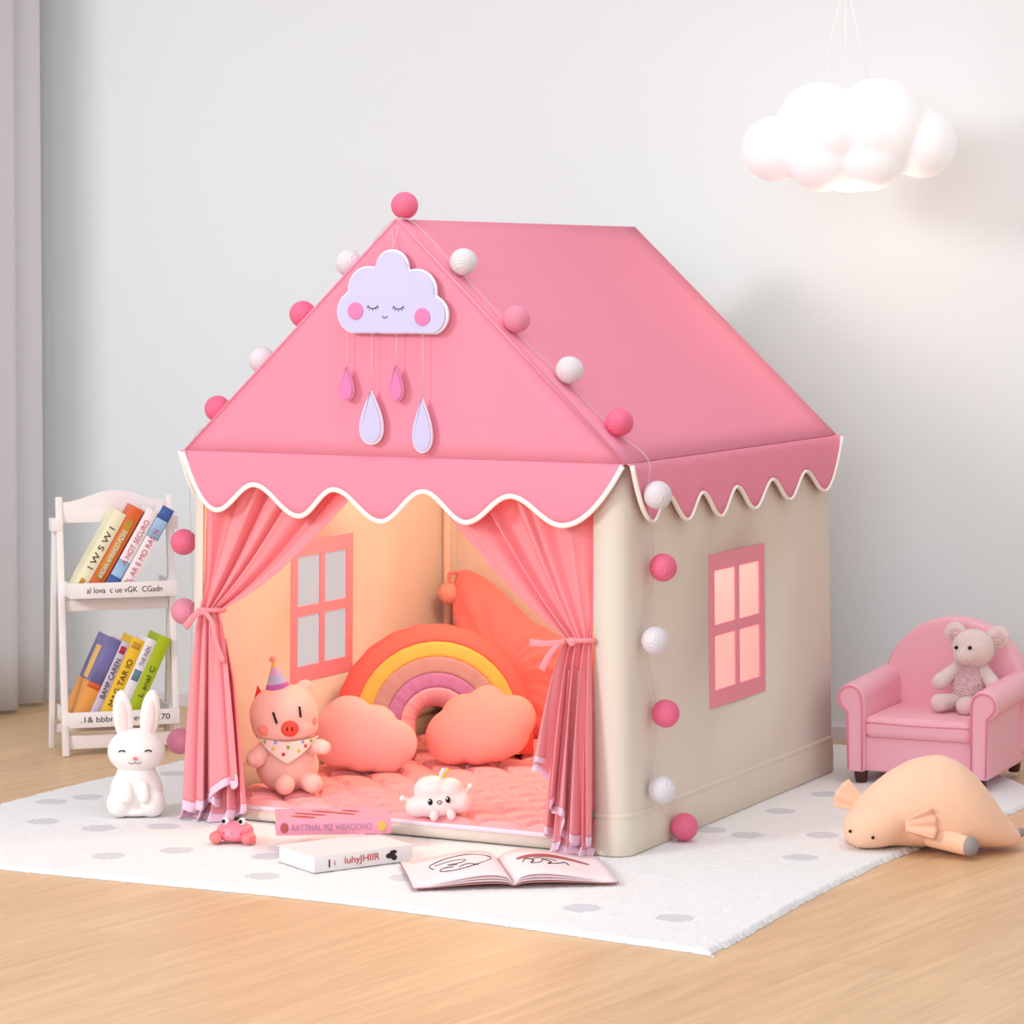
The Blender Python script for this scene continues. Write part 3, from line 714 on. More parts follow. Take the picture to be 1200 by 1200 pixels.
# bib: half a dish round the neck
P = []
for i in range(13):
    t = i / 12
    row = []
    for j in range(25):
        s = j / 24 * 2 - 1; a = s * 1.15; ra = .073 - .012 * t
        zl = .124 - t * (.050 * (1 - abs(s) ** 1.15)) - .012 * abs(s) * 0
        row.append((math.sin(a) * (.080 - .008 * t), -math.cos(a) * (.066 + .006 * t) , zl + .006 * abs(s)))
    P.append(row)
bib = solid(G().grid(P).build('bib', M['bib'], pg), .003)
for (s, t, c) in ((-.62, .25, 'green'), (-.38, .55, 'yellow'), (-.1, .62, 'red'), (.02, .25, 'green'), (.3, .6, 'yellow'), (.5, .5, 'red'), (.66, .2, 'green'), (-.3, .08, 'blue'), (.4, .10, 'blue')):
    a = s * 1.15; g = G(); g.ell((math.sin(a) * (.0815 - .008 * t), -math.cos(a) * (.0675 + .006 * t) - .001, .124 - t * (.050 * (1 - abs(s) ** 1.15)) + .006 * abs(s)), (.0042, .002, .0042), 0, 12, 8, rot=(0, 0, a)); g.build('spot', M[c], bib)
ht = bpy.data.objects.new('party_hat', None); COL.objects.link(ht); ht.parent = pg; ht.location = (-.022, -.006, .240); ht.rotation_euler = (0, R(-10), 0)
for z0, z1, c in ((0, .012, 'hatpurple'), (.012, .032, 'hatblue'), (.032, .050, 'hatlilac'), (.050, .064, 'hatyellow')):
    g = G(); rr_ = lambda z: .030 * (1 - z / .068)
    g.lathe([(rr_(z0), z0), (rr_(z1), z1)], 28); g.build('hat_band', M[c], ht, smooth='auto')
g = G(); g.ell((0, 0, .068), .0085); g.build('pompom', M['pom'], ht)

# cloud cushions
def cloud_cushion(label, loc, rot, circ, T, m, seed):
    rad = radial(circ, 200, 5); o = cushion(rad, T, 18, 2.6, .6, 0, seed).build('cloud_cushion', m, None, loc=loc, rot=rot); weld(o); return tag(o, label, 'cushion', 'cloud cushions in the tent')
cloud_cushion('pale pink cloud cushion beside the pig soft toy, in front of the rainbow', (-.353, 7.225, .133), (R(-14), R(6), R(3)), [(-.06, -.012, .075), (.045, -.025, .066), (-.045, .025, .064), (.02, .015, .058), (.07, -.015, .056), (-.005, -.03, .062), (-.085, .0, .05)], .105, M['cloudL'], 2)
cloud_cushion('salmon cloud cushion at the right foot of the rainbow, touching the star', (-.077, 7.31, .140), (R(-14), R(-6), R(-4)), [(-.07, -.02, .068), (.03, -.012, .078), (.022, .048, .050), (-.035, .02, .062), (.082, .012, .056), (-.01, -.03, .064), (.06, -.02, .06)], .11, M['cloudR'], 5)

# rainbow cushion
rb = thing('rainbow_cushion', 'striped rainbow arch cushion leaning at the back of the tent', 'cushion', (-.192, 7.43, MZ), (R(-8), 0, R(10)))
bands = [('rb_red', .250, .205), ('rb_yellow', .205, .168), ('rb_taupe', .168, .128), ('rb_purple', .128, .092), ('rb_pink', .092, .046)]
for c, ro, ri in bands:
    g = G(); P = []
    K = 20
    for i in range(49):
        a = PI * i / 48; row = []
        for k in range(K):
            h_ = k < K // 2; q = (k % (K // 2)) / (K // 2 - 1); q = q if h_ else 1 - q
            r = ri + (ro - ri) * q; pos = (r - .046) / .204
            full = .050 * max(0.0, 1 - (2 * pos - 1) ** 4) ** .5 + .002
            yy = (-1 if h_ else 1) * full * (1 - .045 * (2 * q - 1) ** 8)
            wrk = 1 + .02 * math.sin(a * 31 + ro * 50) + .015 * math.sin(a * 17 + 2)
            r2_ = r + (.0012 * math.sin(a * 23) if ro == .250 and q > .8 else 0)
            row.append((-r2_ * math.cos(a), yy * wrk, .082 + r2_ * math.sin(a)))
        P.append(row)
    # straight feet below the half circle
    n0 = [[(p[0], p[1], .004) for p in P[0]]]; n1 = [[(p[0], p[1], .004) for p in P[-1]]]
    P = n0 + P + n1
    g.grid(P, closed_u=True); K0 = len(P)
    g.f.append(tuple(range(K))); g.m.append(0); g.f.append(tuple((K0 - 1) * K + j for j in range(K))); g.m.append(0)
    g.build('rainbow_band', M[c], rb)

# star cushion with pompom
st = thing('star_cushion', 'big coral star cushion with a pompom tip leaning on the tent back wall', 'cushion', TW(-.285, 1.135, .20)[:], (R(-9), 0, -A))
def radial_poly(pts, n=200, smooth_=8):
    Q = [(r * math.cos(R(t)), r * math.sin(R(t))) for t, r in pts]; out = []
    for i in range(n):
        t = 2 * PI * i / n; dx, dz = math.cos(t), math.sin(t); best = .01
        for k in range(len(Q)):
            (x1, y1), (x2, y2) = Q[k], Q[(k + 1) % len(Q)]; ex, ey = x2 - x1, y2 - y1
            den = dx * ey - dz * ex
            if abs(den) < 1e-9: continue
            r_ = (x1 * ey - y1 * ex) / den; q_ = (x1 * dz - y1 * dx) / den
            if r_ > 0 and -1e-6 <= q_ <= 1 + 1e-6: best = max(best, r_)
        out.append(best)
    a = np.array(out)
    for _ in range(smooth_): a = (np.roll(a, 1) + 2 * a + np.roll(a, -1)) / 4
    return a
ph0 = R(125)
rad = radial_poly([(125, .345), (112, .265), (78, .150), (40, .165), (26, .27), (14, .24), (-8, .18), (-40, .26), (-58, .19), (-90, .168), (-122, .19), (-140, .26), (168, .19), (186, .25), (154, .20), (140, .255)])
o = cushion(rad, .17, 22, 2.2, .62, .012, 4, 60).build('star_body', M['coral'], st); weld(o)
g = G(); g.ell((0, 0, 0), .030, 0, 32, 20); tipx, tipz = .315 * math.cos(ph0), .315 * math.sin(ph0)
g.build('pompom', M['pom'], st, loc=(tipx - .02, -.02, tipz - .055))
g = G(); g.tube(smoothpath([(tipx, -.01, tipz), (tipx - .018, -.03, tipz - .004), (tipx - .015, -.03, tipz - .03)], 5), .005, 8); g.tube(smoothpath([(tipx, -.01, tipz), (tipx + .014, -.03, tipz - .012), (tipx + .008, -.032, tipz - .036)], 5), .004, 8); g.build('pompom_cord', M['coral'], st)
# egg-shaped peach cushion mostly behind the right curtain
o = cushion(radial([(0, 0, .075), (0, .03, .07), (0, -.03, .075)], 120, 4), .12, 14).build('round_cushion', M['peach'], None, loc=TW(.165, .80, .15)[:], rot=(R(-12), 0, -A)); weld(o)
tag(o, 'peach rounded cushion half hidden behind the right tent curtain', 'cushion')

# little cloud figure on the mat
ty = thing('cloud_figure', 'small pale cloud-shaped night light with a smiling face on the mat', 'toy', (-.161, 6.645, MZ - .004), (0, R(-4), R(-6)))
g = G(); g.ell((0, 0, .030), (.072, .044, .030)); g.ell((-.012, 0, .062), (.043, .036, .032)); g.ell((.026, 0, .060), (.034, .032, .028)); g.ell((.048, 0, .032), (.030, .034, .028)); g.ell((-.048, 0, .026), (.028, .034, .024)); bd = blob(g, 'body', M['toy'], ty, .003, 22)
for xx, zz in ((-.013, .042), (.027, .045)):
    g = G(); g.ell((xx, -.0415, zz), (.0052, .004, .0075)); ey = g.build('eye', M['black'], bd)
    g = G(); g.ell((xx - .001, -.0452, zz + .0035), (.0017, .001, .002), 0, 10, 8); g.build('eye_glint', M['white'], ey)
g = G(); g.tube([(.008 + .005 * math.cos(t), -.0435 - .0005, .040 + .0036 * math.sin(t) + .001 * abs(math.cos(t))) for t in np.linspace(0, 2 * PI, 20)[:-1]], .0009, 6, closed=True); g.build('mouth', M['black'], bd)
for xx, rz in ((-.006, .3), (.032, -.3)):
    g = G(); g.ell((xx, -.044, .013), (.010, .010, .013), rot=(0, rz, 0)); g.build('foot', M['toy'], bd)
g = G(); g.cap((-.070, 0, .04), (-.080, -.004, .046), .006, .007, 0, 4); g.build('hand', M['toy'], bd)
g = G(); g.cap((.068, 0, .058), (.074, -.004, .066), .006, .007, 0, 4); g.build('hand', M['toy'], bd)
for k, (c, dx) in enumerate((('white', 0), ('hatblue', .004), ('yellow', .008))):
    g = G(); g.tube(smoothpath([(.008 + dx * .6, -.002 * k, .084), (.010 + dx, -.002 * k, .098), (.018 + dx * 1.3, -.002 * k, .107)], 5), [.0035] * 8 + [.005] * 2 + [.003], 8); g.build('sprout', M[c], bd)

# ------------------------------------------------------------------ toys and books on the rug
# rabbit night light
rt = thing('rabbit_lamp', 'white rabbit-shaped night light sitting on the rug left of the tent', 'night light', (-.866, 6.883, 0), (0, 0, R(4)))
g = G(); g.ell((0, .005, .055), (.062, .052, .06)); g.ell((0, .0, .085), (.048, .042, .05)); g.ell((-.036, -.022, .032), (.032, .036, .034)); g.ell((.036, -.022, .032), (.032, .036, .034)); g.ell((0, 0, .012), (.062, .048, .014)); bd = blob(g, 'body', M['rabbit'], rt, .004, 6)
for sx in (-1, 1):
    g = G(); g.cap((sx * .018, -.040, .072), (sx * .02, -.055, .050), .013, .015); blob(g, 'paw', M['rabbit'], bd, .003, 4)
g = G(); g.ell((0, 0, .148), (.067, .058, .052)); hd = blob(g, 'head', M['rabbit'], rt, .004, 5)
for sx in (-1, 1):
    e = .006 * sx
    g = G(); g.ell((sx * .031, .004, .228), (.023, .014, .060), rot=(0, sx * .10, 0)); er = g.build('ear', M['rabbit'], hd)
    g = G(); g.ell((sx * .031, -.006, .226), (.012, .0065, .040), rot=(0, sx * .10, 0)); g.build('inner_ear', M['rabbitin'], er)
    g = G(); g.tube([(sx * .030 + .008 * math.cos(t), -.0535, .152 + .005 * math.sin(t)) for t in np.linspace(.1 * PI, .9 * PI, 9)], .0016, 6); g.build('closed_eye', M['black'], hd)
g = G(); g.ell((0, -.059, .139), (.0055, .004, .0042)); g.build('nose', M['nose'], hd)
g = G(); g.tube([(-.007 + .007 * math.cos(t), -.0565, .131 + .004 * math.sin(t)) for t in np.linspace(PI, 2 * PI, 8)] + [(.007 + .007 * math.cos(t), -.0565, .131 + .004 * math.sin(t)) for t in np.linspace(PI, 2 * PI, 8)], .0009, 6); g.build('mouth', M['inkgrey'], hd)

# crab bath toy
cb_ = thing('crab_toy', 'small pink rubber crab on the rug beside the left tent curtain', 'toy', (-.608, 6.555, 0), (0, 0, R(-8)))
g = G(); g.ell((0, 0, .026), (.042, .030, .020)); g.ell((0, -.006, .017), (.036, .028, .015)); bd = blob(g, 'body', M['crab'], cb_, .003, 4)
for sx in (-1, 1):
    g = G(); g.cap((sx * .036, -.010, .018), (sx * .040, -.024, .014), .010, .013); g.ell((sx * .034, -.034, .014), (.013, .010, .012)); blob(g, 'claw', M['crablow'], cb_, .003, 3)
    g = G(); g.ell((sx * .019, -.014, .048), .0085); ey = g.build('eye', M['white'], bd)
    g = G(); g.ell((sx * .019 - .002, -.0215, .049), (.0045, .003, .0048)); g.build('pupil', M['black'], ey)
    for k in range(3):
        g = G(); g.cap((sx * (.018 + .01 * k), .012 - .012 * k, .012), (sx * (.03 + .008 * k), .016 - .014 * k, .004), .005, .004, 0, 4); g.build('leg', M['crablow'], cb_)
g = G(); 
for xx in (-.02, 0, .02): g.ell((xx, -.0305 + abs(xx) * .12, .024), (.0022, .0015, .002), 0, 10, 8)
g.build('freckles', M['red'], bd)

def book(name, label, cat, loc, rot, t, d_, h_, cover, spine=None, pages='page', group=None):
    """standing book: spine towards -y, right lower edge at the origin"""
    k = thing(name, label, cat, loc, rot, group); c = .0022
    cm = M[cover] if isinstance(cover, str) else cover
    g = G(); g.box((-c / 2, d_ / 2, h_ / 2), (c, d_, h_)); g.box((-t + c / 2, d_ / 2, h_ / 2), (c, d_, h_))
    sp = [(-t + t * i / 10, -.003 * math.sin(PI * i / 10)) for i in range(11)]
    vs = [(x, y, z) for z in (0, h_) for x, y in sp] + [(x, .002, z) for z in (0, h_) for x, y in sp]
    n = 11
    for i in range(n - 1):
        g.add([vs[i], vs[i + 1], vs[n + i + 1], vs[n + i], vs[2 * n + i], vs[2 * n + i + 1], vs[3 * n + i + 1], vs[3 * n + i]], [(0, 1, 2, 3), (7, 6, 5, 4), (0, 4, 5, 1), (3, 2, 6, 7)])
    cv = g.build('cover', cm, k, smooth='auto')
    g = G(); g.box((-t / 2, d_ / 2 - .001, h_ / 2), (t - 2 * c - .0002, d_ - .006, h_ - .006)); g.build('pages', M[pages], k, smooth=False)
    return k, cv
def patch(cv, t, z0, z1, m, name='spine_band', x0=None, x1=None, lift=.0):
    """printed band on the spine"""
    x0 = -t if x0 is None else x0; x1 = 0 if x1 is None else x1; g = G(); n = 9
    f = lambda x: -.003 * math.sin(PI * (x + t) / t) - .0004 - lift
    P = [[(x0 + (x1 - x0) * i / (n - 1), f(x0 + (x1 - x0) * i / (n - 1)), z) for i in range(n)] for z in (z0, z1)]
    return solid(G().grid(P).build(name, m, cv), .0003)
def spine_text(cv, s, t, z, ln, hgt, m, down=False):
    return text(s, 'spine_title', m, cv, (-t / 2, -.0041, z), (R(90), R(-90 if not down else 90), 0), ln, hgt)

cA = {k: mat(k + '_cover', c, .5, spec=.3) for k, c in dict(cream=(236, 230, 196), orange=(222, 100, 50), skyblue=(160, 196, 228), white=(240, 230, 232), purple=(120, 116, 170), amber=(234, 160, 80), lavender=(205, 192, 212), yellow=(240, 194, 50), palewhite=(234, 230, 238), lime=(170, 188, 30), bookpink=(247, 160, 182), bookwhite=(238, 230, 230), navy=(70, 100, 170), ochre=(200, 150, 60), teal=(100, 140, 150), red=(190, 40, 80), sand=(240, 190, 110)).items()}

# ladder bookshelf
SY = R(18); SO = Vector((-1.023, 7.825, FZ)); SX = Vector((math.cos(SY), math.sin(SY), 0)); SYv = Vector((-math.sin(SY), math.cos(SY), 0))
sh = thing('ladder_bookshelf', 'small white two-tier folding bookshelf standing by the left curtain', 'bookshelf', SO[:], (0, 0, SY))
def SW(x, y, z): return SO + SX * x + SYv * y + Vector((0, 0, z))
def post(name, p, q, w=.017, d=.02):
    o = G().bar(p, q, w, d).build(name, M['shelf'], sh, smooth=False); return bevel(o, .002)
lean = lambda z: .115 * z / .66
for sx in (-1, 1):
    post('front_post', (sx * .147, 0, 0), (sx * .147, lean(.668), .668)); post('rear_leg', (sx * .156, .176, .0), (sx * .156, .125, .60), .014, .022)
out = [(-.138, .600), (.138, .600), (.138, .655)] + [(x, .655 + .030 * (math.cos(PI * x / .138) + 1) / 2) for x in np.linspace(.13, -.13, 25)] + [(-.138, .655)]
o = G().prism([(p[0], p[1]) for p in out], lean(.63) - .006, lean(.63) + .006).build('header_board', M['shelf'], sh, smooth=False); bevel(o, .002)
for sx in (-1, 1):
    o = G().box((sx * .154, .115, .596), (.03, .05, .034)).build('hinge_block', M['shelf'], sh, smooth=False); bevel(o, .002)
def tray(z, y0, y1, hw, txt, tw, th_):
    g = G(); g.box((0, (y0 + y1) / 2, z + .004), (2 * hw, y1 - y0, .008)); tb = g.build('shelf_board', M['shelf'], sh, smooth=False)
    o = G().box((.004, y0 - .005, z + .016), (2 * hw + .012, .010, .040)).build('front_lip', M['shelf'], tb, smooth=False); bevel(o, .0015)
    for sx in (-1, 1):
        o2 = G().box((sx * hw, (y0 + y1) / 2, z + .016), (.008, y1 - y0, .036)).build('side_rail', M['shelf'], tb, smooth=False); bevel(o2, .0015)
    t = text(txt, 'lettering', M['ink'], tb, (.006, y0 - .0105, z + .017), (R(90), 0, 0), tw, th_, .0003)
tray(.415, .0, .17, .136, 'al lova  c ue vGK  CGadn', .20, .015)
tray(.080, -.012, .185, .140, '.1& bbbnu. .b eve  ll .70', .235, .015)
for z, y in ((.385, lean(.385) + .01), (.035, .012)):
    o = G().box((0, y, z), (.277, .012, .030 if z > .2 else .036)).build('cross_rail', M['shelf'], sh, smooth=False); bevel(o, .002)
o = G().box((0, .172, .05), (.316, .010, .024)).build('cross_rail', M['shelf'], sh, smooth=False); bevel(o, .002)

# books on the upper shelf (spines towards the room, leaning right)
TI = R(29.5); ROWU = 'books leaning on the upper shelf'; ROWL = 'books leaning on the lower shelf'
yawu = R(16)
def upper(i): 
    p = SW(-.100 + .0410 * i, .012, .4235); return p[:]
k, cv = book('book', 'cream book with black lettering, leftmost on the upper shelf', 'book', upper(0), (0, TI, yawu), .034, .085, .232, cA['cream'], group=ROWU)
spine_text(cv, 'I W S W I', .034, .125, .12, .016, M['ink']); patch(cv, .034, .018, .034, cA['ochre'], 'emblem', -.024, -.012)
k, cv = book('book', 'orange book with gold title, second on the upper shelf', 'book', upper(1), (0, TI, yawu), .0345, .085, .242, cA['orange'], group=ROWU)
patch(cv, .035, .03, .205, cA['ochre'], 'spine_band', -.029, -.008); spine_text(cv, 'ANDAN AMINHOO PIZINE', .036, .105, .14, .013, M['page'])
k, cv = book('book', 'pale pink and blue book, third on the upper shelf', 'book', upper(2), (0, TI, yawu), .031, .085, .236, cA['white'], group=ROWU)
patch(cv, .031, .0, .085, cA['skyblue']); patch(cv, .031, 0, .038, cA['navy'], lift=.0003); spine_text(cv, 'A NOT SECURO', .031, .14, .13, .014, M['inkpink'])
k, cv = book('book', 'white book with blue top and pink title, rightmost on the upper shelf', 'book', upper(3), (0, TI, yawu), .034, .085, .240, cA['white'], group=ROWU)
patch(cv, .034, .150, .240, cA['skyblue']); patch(cv, .034, .205, .240, cA['navy'], lift=.0003); spine_text(cv, 'L AR E MO RAS N', .034, .10, .15, .014, M['inkpink']); patch(cv, .034, .008, .022, cA['ochre'], 'emblem', -.026, -.010)
# lower shelf
TL_ = R(25); yl = SY + R(3); 
def lower(x, y=.008): return SW(x, y, .0885)[:]
k, cv = book('book', 'thick purple and amber book, leftmost on the lower shelf', 'book', lower(-.094), (0, TL_, yl), .036, .115, .226, cA['amber'], group=ROWL)
patch(cv, .036, .10, .226, cA['purple']); patch(cv, .036, .085, .10, cA['orange'])
g = G(); g.box((-.0365, .058, .163), (.0004, .114, .126)); o = g.build('cover_print', cA['purple'], cv, smooth=False)
g = G(); g.box((-.0369, .052, .150), (.0004, .05, .09)); o = g.build('cover_label', cA['sand'], cv, smooth=False)
k, cv = book('book', 'lavender book with dark lettering, second on the lower shelf', 'book', lower(-.067), (0, TL_, yl), .024, .11, .218, cA['lavender'], group=ROWL)
spine_text(cv, 'BAMP CAREN', .024, .115, .11, .014, M['ink']); patch(cv, .024, .185, .205, cA['red'], 'emblem', -.020, -.005)
k, cv = book('book', 'yellow book, third on the lower shelf', 'book', lower(-.029), (0, TL_, yl), .034, .11, .222, cA['yellow'], group=ROWL)
spine_text(cv, 'MAG TAR IO', .034, .10, .13, .015, M['ink']); patch(cv, .034, .195, .212, cA['ochre'], 'emblem', -.030, -.008)
k, cv = book('book', 'white book with teal band on the lower shelf, left of the lime one', 'book', lower(.002), (0, TL_, yl), .028, .11, .222, cA['palewhite'], group=ROWL)
patch(cv, .028, .105, .135, cA['teal'], 'emblem', -.024, -.004); spine_text(cv, 'THE INEN', .028, .175, .055, .012, M['inkgrey'])
k, cv = book('book', 'lime green book, rightmost on the lower shelf', 'book', lower(.040), (0, TL_, yl), .034, .11, .226, cA['lime'], group=ROWL)
spine_text(cv, 'L anal C', .034, .10, .085, .013, M['ink'])

# two books lying by the mat: each is a standing book laid on its side, spine forward
def lying(name, label, p_left, p_right, z, t, d_, cover, group=None):
    a = Vector((p_left[0], p_left[1], 0)); b_ = Vector((p_right[0], p_right[1], 0)); ln = (b_ - a).length; yaw = math.atan2(b_.y - a.y, b_.x - a.x)
    # local z -> along the spine (left to right), local x -> up
    k, cv = book('book', label, 'book', (0, 0, 0), (0, 0, 0), t, d_, ln, cover, group=group)
    # map: book z -> dir, book -x -> down... right lower edge (x=0) is the top board
    dirv = (b_ - a).normalized(); back = Vector((-dirv.y, dirv.x, 0))
    Mx = Matrix(((0, 0, 0), (0, 0, 0), (0, 0, 0))); up = Vector((0, 0, 1))
    cols = (up, back, dirv)    # images of x, y, z
    Mx = Matrix([[cols[c][r] for c in range(3)] for r in range(3)])
    if Mx.determinant() < 0:
        cols = (-up, back, dirv); Mx = Matrix([[cols[c][r] for c in range(3)] for r in range(3)]); k.location = a + Vector((0, 0, z))
    else: k.location = a + Vector((0, 0, z + t))
    k.rotation_euler = Mx.to_euler(); return k, cv, ln, Mx
GB = 'storybooks on the rug'
k, cv, ln, Mx = lying('book', 'white hardback under the pink book on the rug', (-.412, 6.211), (-.213, 6.345), .001, .034, .155, cA['bookwhite'], GB)
sgn = 1 if (Mx @ Vector((1, 0, 0))).z > 0 else -1
def ltxt(cv, s, t, z, w, hgt, m): return text(s, 'spine_title', m, cv, (-t / 2, -.0041, z), (R(90), R(90 if sgn > 0 else -90), 0), w, hgt)
ltxt(cv, 'luhyJHIIR', .034, .115, .085, .019, M['inkred']); ltxt(cv, 'l', .034, .035, .003, .016, M['ink']); ltxt(cv, 'i', .034, .048, .002, .010, M['inkred'])
g = G(); g.ell((-.017, -.0035, .185), (.006, .0012, .012)); g.ell((-.012, -.0035, .194), (.006, .0012, .007)); g.ell((-.024, -.0035, .192), (.004, .0012, .009)); g.build('emblem', M['ink'], cv)
k, cv, ln, Mx = lying('book', 'pink hardback lying on top of the white book', (-.508, 6.435), (-.262, 6.462), .0365, .034, .13, cA['bookpink'], GB)
ltxt(cv, 'AATTNAL PIZ WEADONO', .034, .118, .175, .014, M['inklilac'])
g = G(); g.ell((-.017, -.0035, .017), (.011, .0010, .009)); g.build('emblem', M['brownred'], cv); g = G(); g.ell((-.017, -.0035, .228), (.011, .0010, .010)); g.build('emblem', M['inkgold'], cv)
tx = 0.0003 if sgn > 0 else -.034 - .0003
g = G()
for q, (yy, zz, a_, c_) in enumerate(((.03, .06, .012, .030), (.06, .075, .010, .040), (.085, .11, .010, .035), (.06, .15, .009, .028), (.09, .165, .010, .022))): g.ell((tx, yy, zz), (.0006, a_, c_), 0, 16, 8, rot=(.5, 0, 0))
g.build('cover_picture', M['brownred'], cv)

# open picture book
ob = thing('open_book', 'open picture book lying flat on the rug before the tent', 'book', (.004, 6.06, .004), (0, 0, R(8)))
def leaf_half(sgn_, m, name, wid, dep, hump, z0):
    g = G(); P = []; Q = []
    for i in range(15):
        t = i / 14; x = sgn_ * wid * t; z = z0 + hump * (math.sin(PI * min(1, t * 1.15) ** .55) if t < .87 else math.sin(PI * (min(1, .87 * 1.15)) ** .55) * (1 - (t - .87) / .13))
        sk = -.035 * t * 0
        P.append([(x, y, z + .004 * (1 - abs(2 * y / dep - 1)) * t) for y in np.linspace(0, dep, 6)])
    return solid(g.grid(P).build(name, m, ob), .0012)
M['coverpink'] = mat('brick_pink_cover', (196, 140, 136), .7)
YL = R(12)
for sgn_, wid in ((-1, .205), (1, .215)):
    cvr = leaf_half(sgn_, M['coverpink'], 'cover', wid * 1.01, .262, .006, .002)
    for q in range(3): leaf_half(sgn_, M['pagepink'], 'page', wid * (1 - .002 * q), .258, .009 + .005 * q, .004 + .001 * q)
def zz_(sgn_, wid, x, q=2):
    t = abs(x) / wid; z0 = .006; hump = .019
    return z0 + hump * (math.sin(PI * min(1, t * 1.15) ** .55) if t < .87 else math.sin(PI * (.87 * 1.15) ** .55) * (1 - (t - .87) / .13))
def pen(pts, r, m, name, s_, w_):
    g = G(); pp = [(x, y, zz_(s_, w_, x) + .004 * (1 - abs(2 * y / .258 - 1)) * abs(x) / w_ + .0012) for x, y in pts]
    g.tube(smoothpath(pp, 5), r, 6, flat=.5); return g.build(name, m, ob)
pen([(-.150, .12), (-.155, .16), (-.12, .20), (-.07, .215), (-.03, .20), (-.025, .17), (-.06, .11), (-.09, .085), (-.12, .08), (-.14, .095), (-.13, .115), (-.11, .11)], .0011, M['ink'], 'drawing', -1, .205)
pen([(-.145, .15), (-.11, .17), (-.08, .165), (-.09, .14), (-.12, .135), (-.10, .125)], .0011, M['inkgrey'], 'drawing', -1, .205)
pen([(-.10, .10), (-.08, .12), (-.06, .10)], .0011, M['ink'], 'drawing', -1, .205)
g = G(); P = []
for i in range(16):
    t = i / 15; x = .028 + .15 * t; yc = .16 + .045 * math.sin(PI * t * .9) - .03 * t; hw = .016 * math.sin(PI * (.08 + .88 * t)) ** .6
    P.append([(x, yc + s * hw, zz_(1, .215, x) + .004 * (1 - abs(2 * yc / .258 - 1)) * x / .215 + .0016) for s in (-1, 0, 1)])
solid(G().grid(P).build('drawing', M['brownred'], ob), .0004)
pen([(.035, .12), (.045, .15), (.06, .13), (.05, .105), (.07, .11), (.08, .14), (.095, .12), (.085, .10), (.11, .115), (.125, .13), (.13, .105)], .0014, M['ink'], 'drawing', 1, .215)
pen([(.055, .14), (.07, .155), (.09, .15), (.11, .14)], .0012, M['inkgrey'], 'drawing', 1, .215)

# ------------------------------------------------------------------ armchair
CY = R(-25)
ch = thing('armchair', 'small pink armchair with rolled arms by the back wall', 'armchair', (.985, 7.250, 0), (0, 0, CY))
def rbox(name, c, d, r, par, m, vox=.005, it=4):
    o = G().box(c, d).build(name, m, par); applied(o, [('BEVEL', dict(width=r, segments=4))]); o.data.polygons.foreach_set('use_smooth', [True] * len(o.data.polygons)); o.data.set_sharp_from_angle(angle=R(50)); return o
rbox('seat_base', (0, .17, .072), (.30, .32, .088), .008, ch, M['chair'])
# seat cushion
o = rbox('seat_cushion', (0, .145, .139), (.272, .30, .052), .016, ch, M['chair'])
g = G(); g.tube([(-.130, -.0045, .150), (0, -.0055, .148), (.130, -.0045, .150)], .0016, 6); g.build('seam', M['pipe'], o)
for sx in (-1, 1):
    g = G(); g.box((sx * .155, .155, .118), (.046, .33, .18)); 
    g.tube([(sx * .168, -.012, .207), (sx * .168, .32, .222)], .036, 24)
    o = blob(g, 'arm', M['chair'], ch, .005, 5)
    # piping round the front face of the arm
    pts = [(sx * .137, -.0125, .034), (sx * .137, -.0125, .19)] + [(sx * (.168 - .029 * math.cos(t)), -.0145, .209 + .029 * math.sin(t)) for t in np.linspace(.1, PI + .75, 16)] + [(sx * .176, -.0125, .176), (sx * .173, -.0125, .034)]
    g = G(); g.tube(pts, .0022, 8); pp = g.build('arm_piping', M['pipe'], o)
out = [(-.180, .05), (.185, .05), (.190, .20)] + [(.005 + .185 * math.cos(t), .20 + .182 * math.sin(t)) for t in np.linspace(.05, PI - .05, 40)] + [(-.180, .20)]
g = G(); g.prism(out, .285, .355)
o = blob(g, 'backrest', M['chair'], ch, .006, 6)
for xx, yy in ((-.150, .02), (.150, .02), (-.150, .325), (.150, .325)):
    g = G(); g.lathe([(.013, 0), (.016, .012), (.018, .036)], 20, c=(xx, yy, 0)); g.build('leg', M['footwood'], ch, smooth='auto')

# teddy on the seat
td = thing('teddy_bear', 'pale pink teddy bear sitting on the pink armchair', 'soft toy', (1.128, 7.395, .163), (0, R(4), R(-16)))
td.scale = (1.07, 1.07, 1.04)
TM = M['teddy']
g = G(); g.ell((0, .01, .055), (.043, .036, .058)); g.ell((0, .012, .092), (.030, .028, .035)); blob(g, 'body', M['teddybody'], td, .004, 4)
g = G(); g.ell((.004, -.002, .152), (.050, .043, .046)); g.ell((-.010, -.022, .138), (.030, .030, .026)); hd = blob(g, 'head', TM, td, .004, 4)
for xx, zz, rz in ((-.042, .184, .025), (.057, .182, .027)):
    g = G(); g.ell((xx, .012, zz), (rz, .010, rz)); er = g.build('ear', TM, hd); g = G(); g.ell((xx + .001, .005, zz - .003), (rz * .6, .006, rz * .6)); g.build('inner_ear', M['teddybody'], er)
for xx, zz, yy in ((-.031, .154, -.0385), (.001, .158, -.0465)):
    g = G(); g.ell((xx, yy, zz), .0046); g.build('eye', M['black'], hd)
for sx, q in ((-1, (-.066, -.020, .066)), (1, (.058, -.014, .070))):
    g = G(); g.cap((sx * .028, .008, .105), q, .015, .019); blob(g, 'arm', TM, td, .004, 3)
for q in ((-.058, -.055, .022), (.002, -.066, .022)):
    g = G(); g.cap((q[0] * .6 + .004, -.01, .022), q, .019, .022); blob(g, 'leg', TM, td, .004, 3)

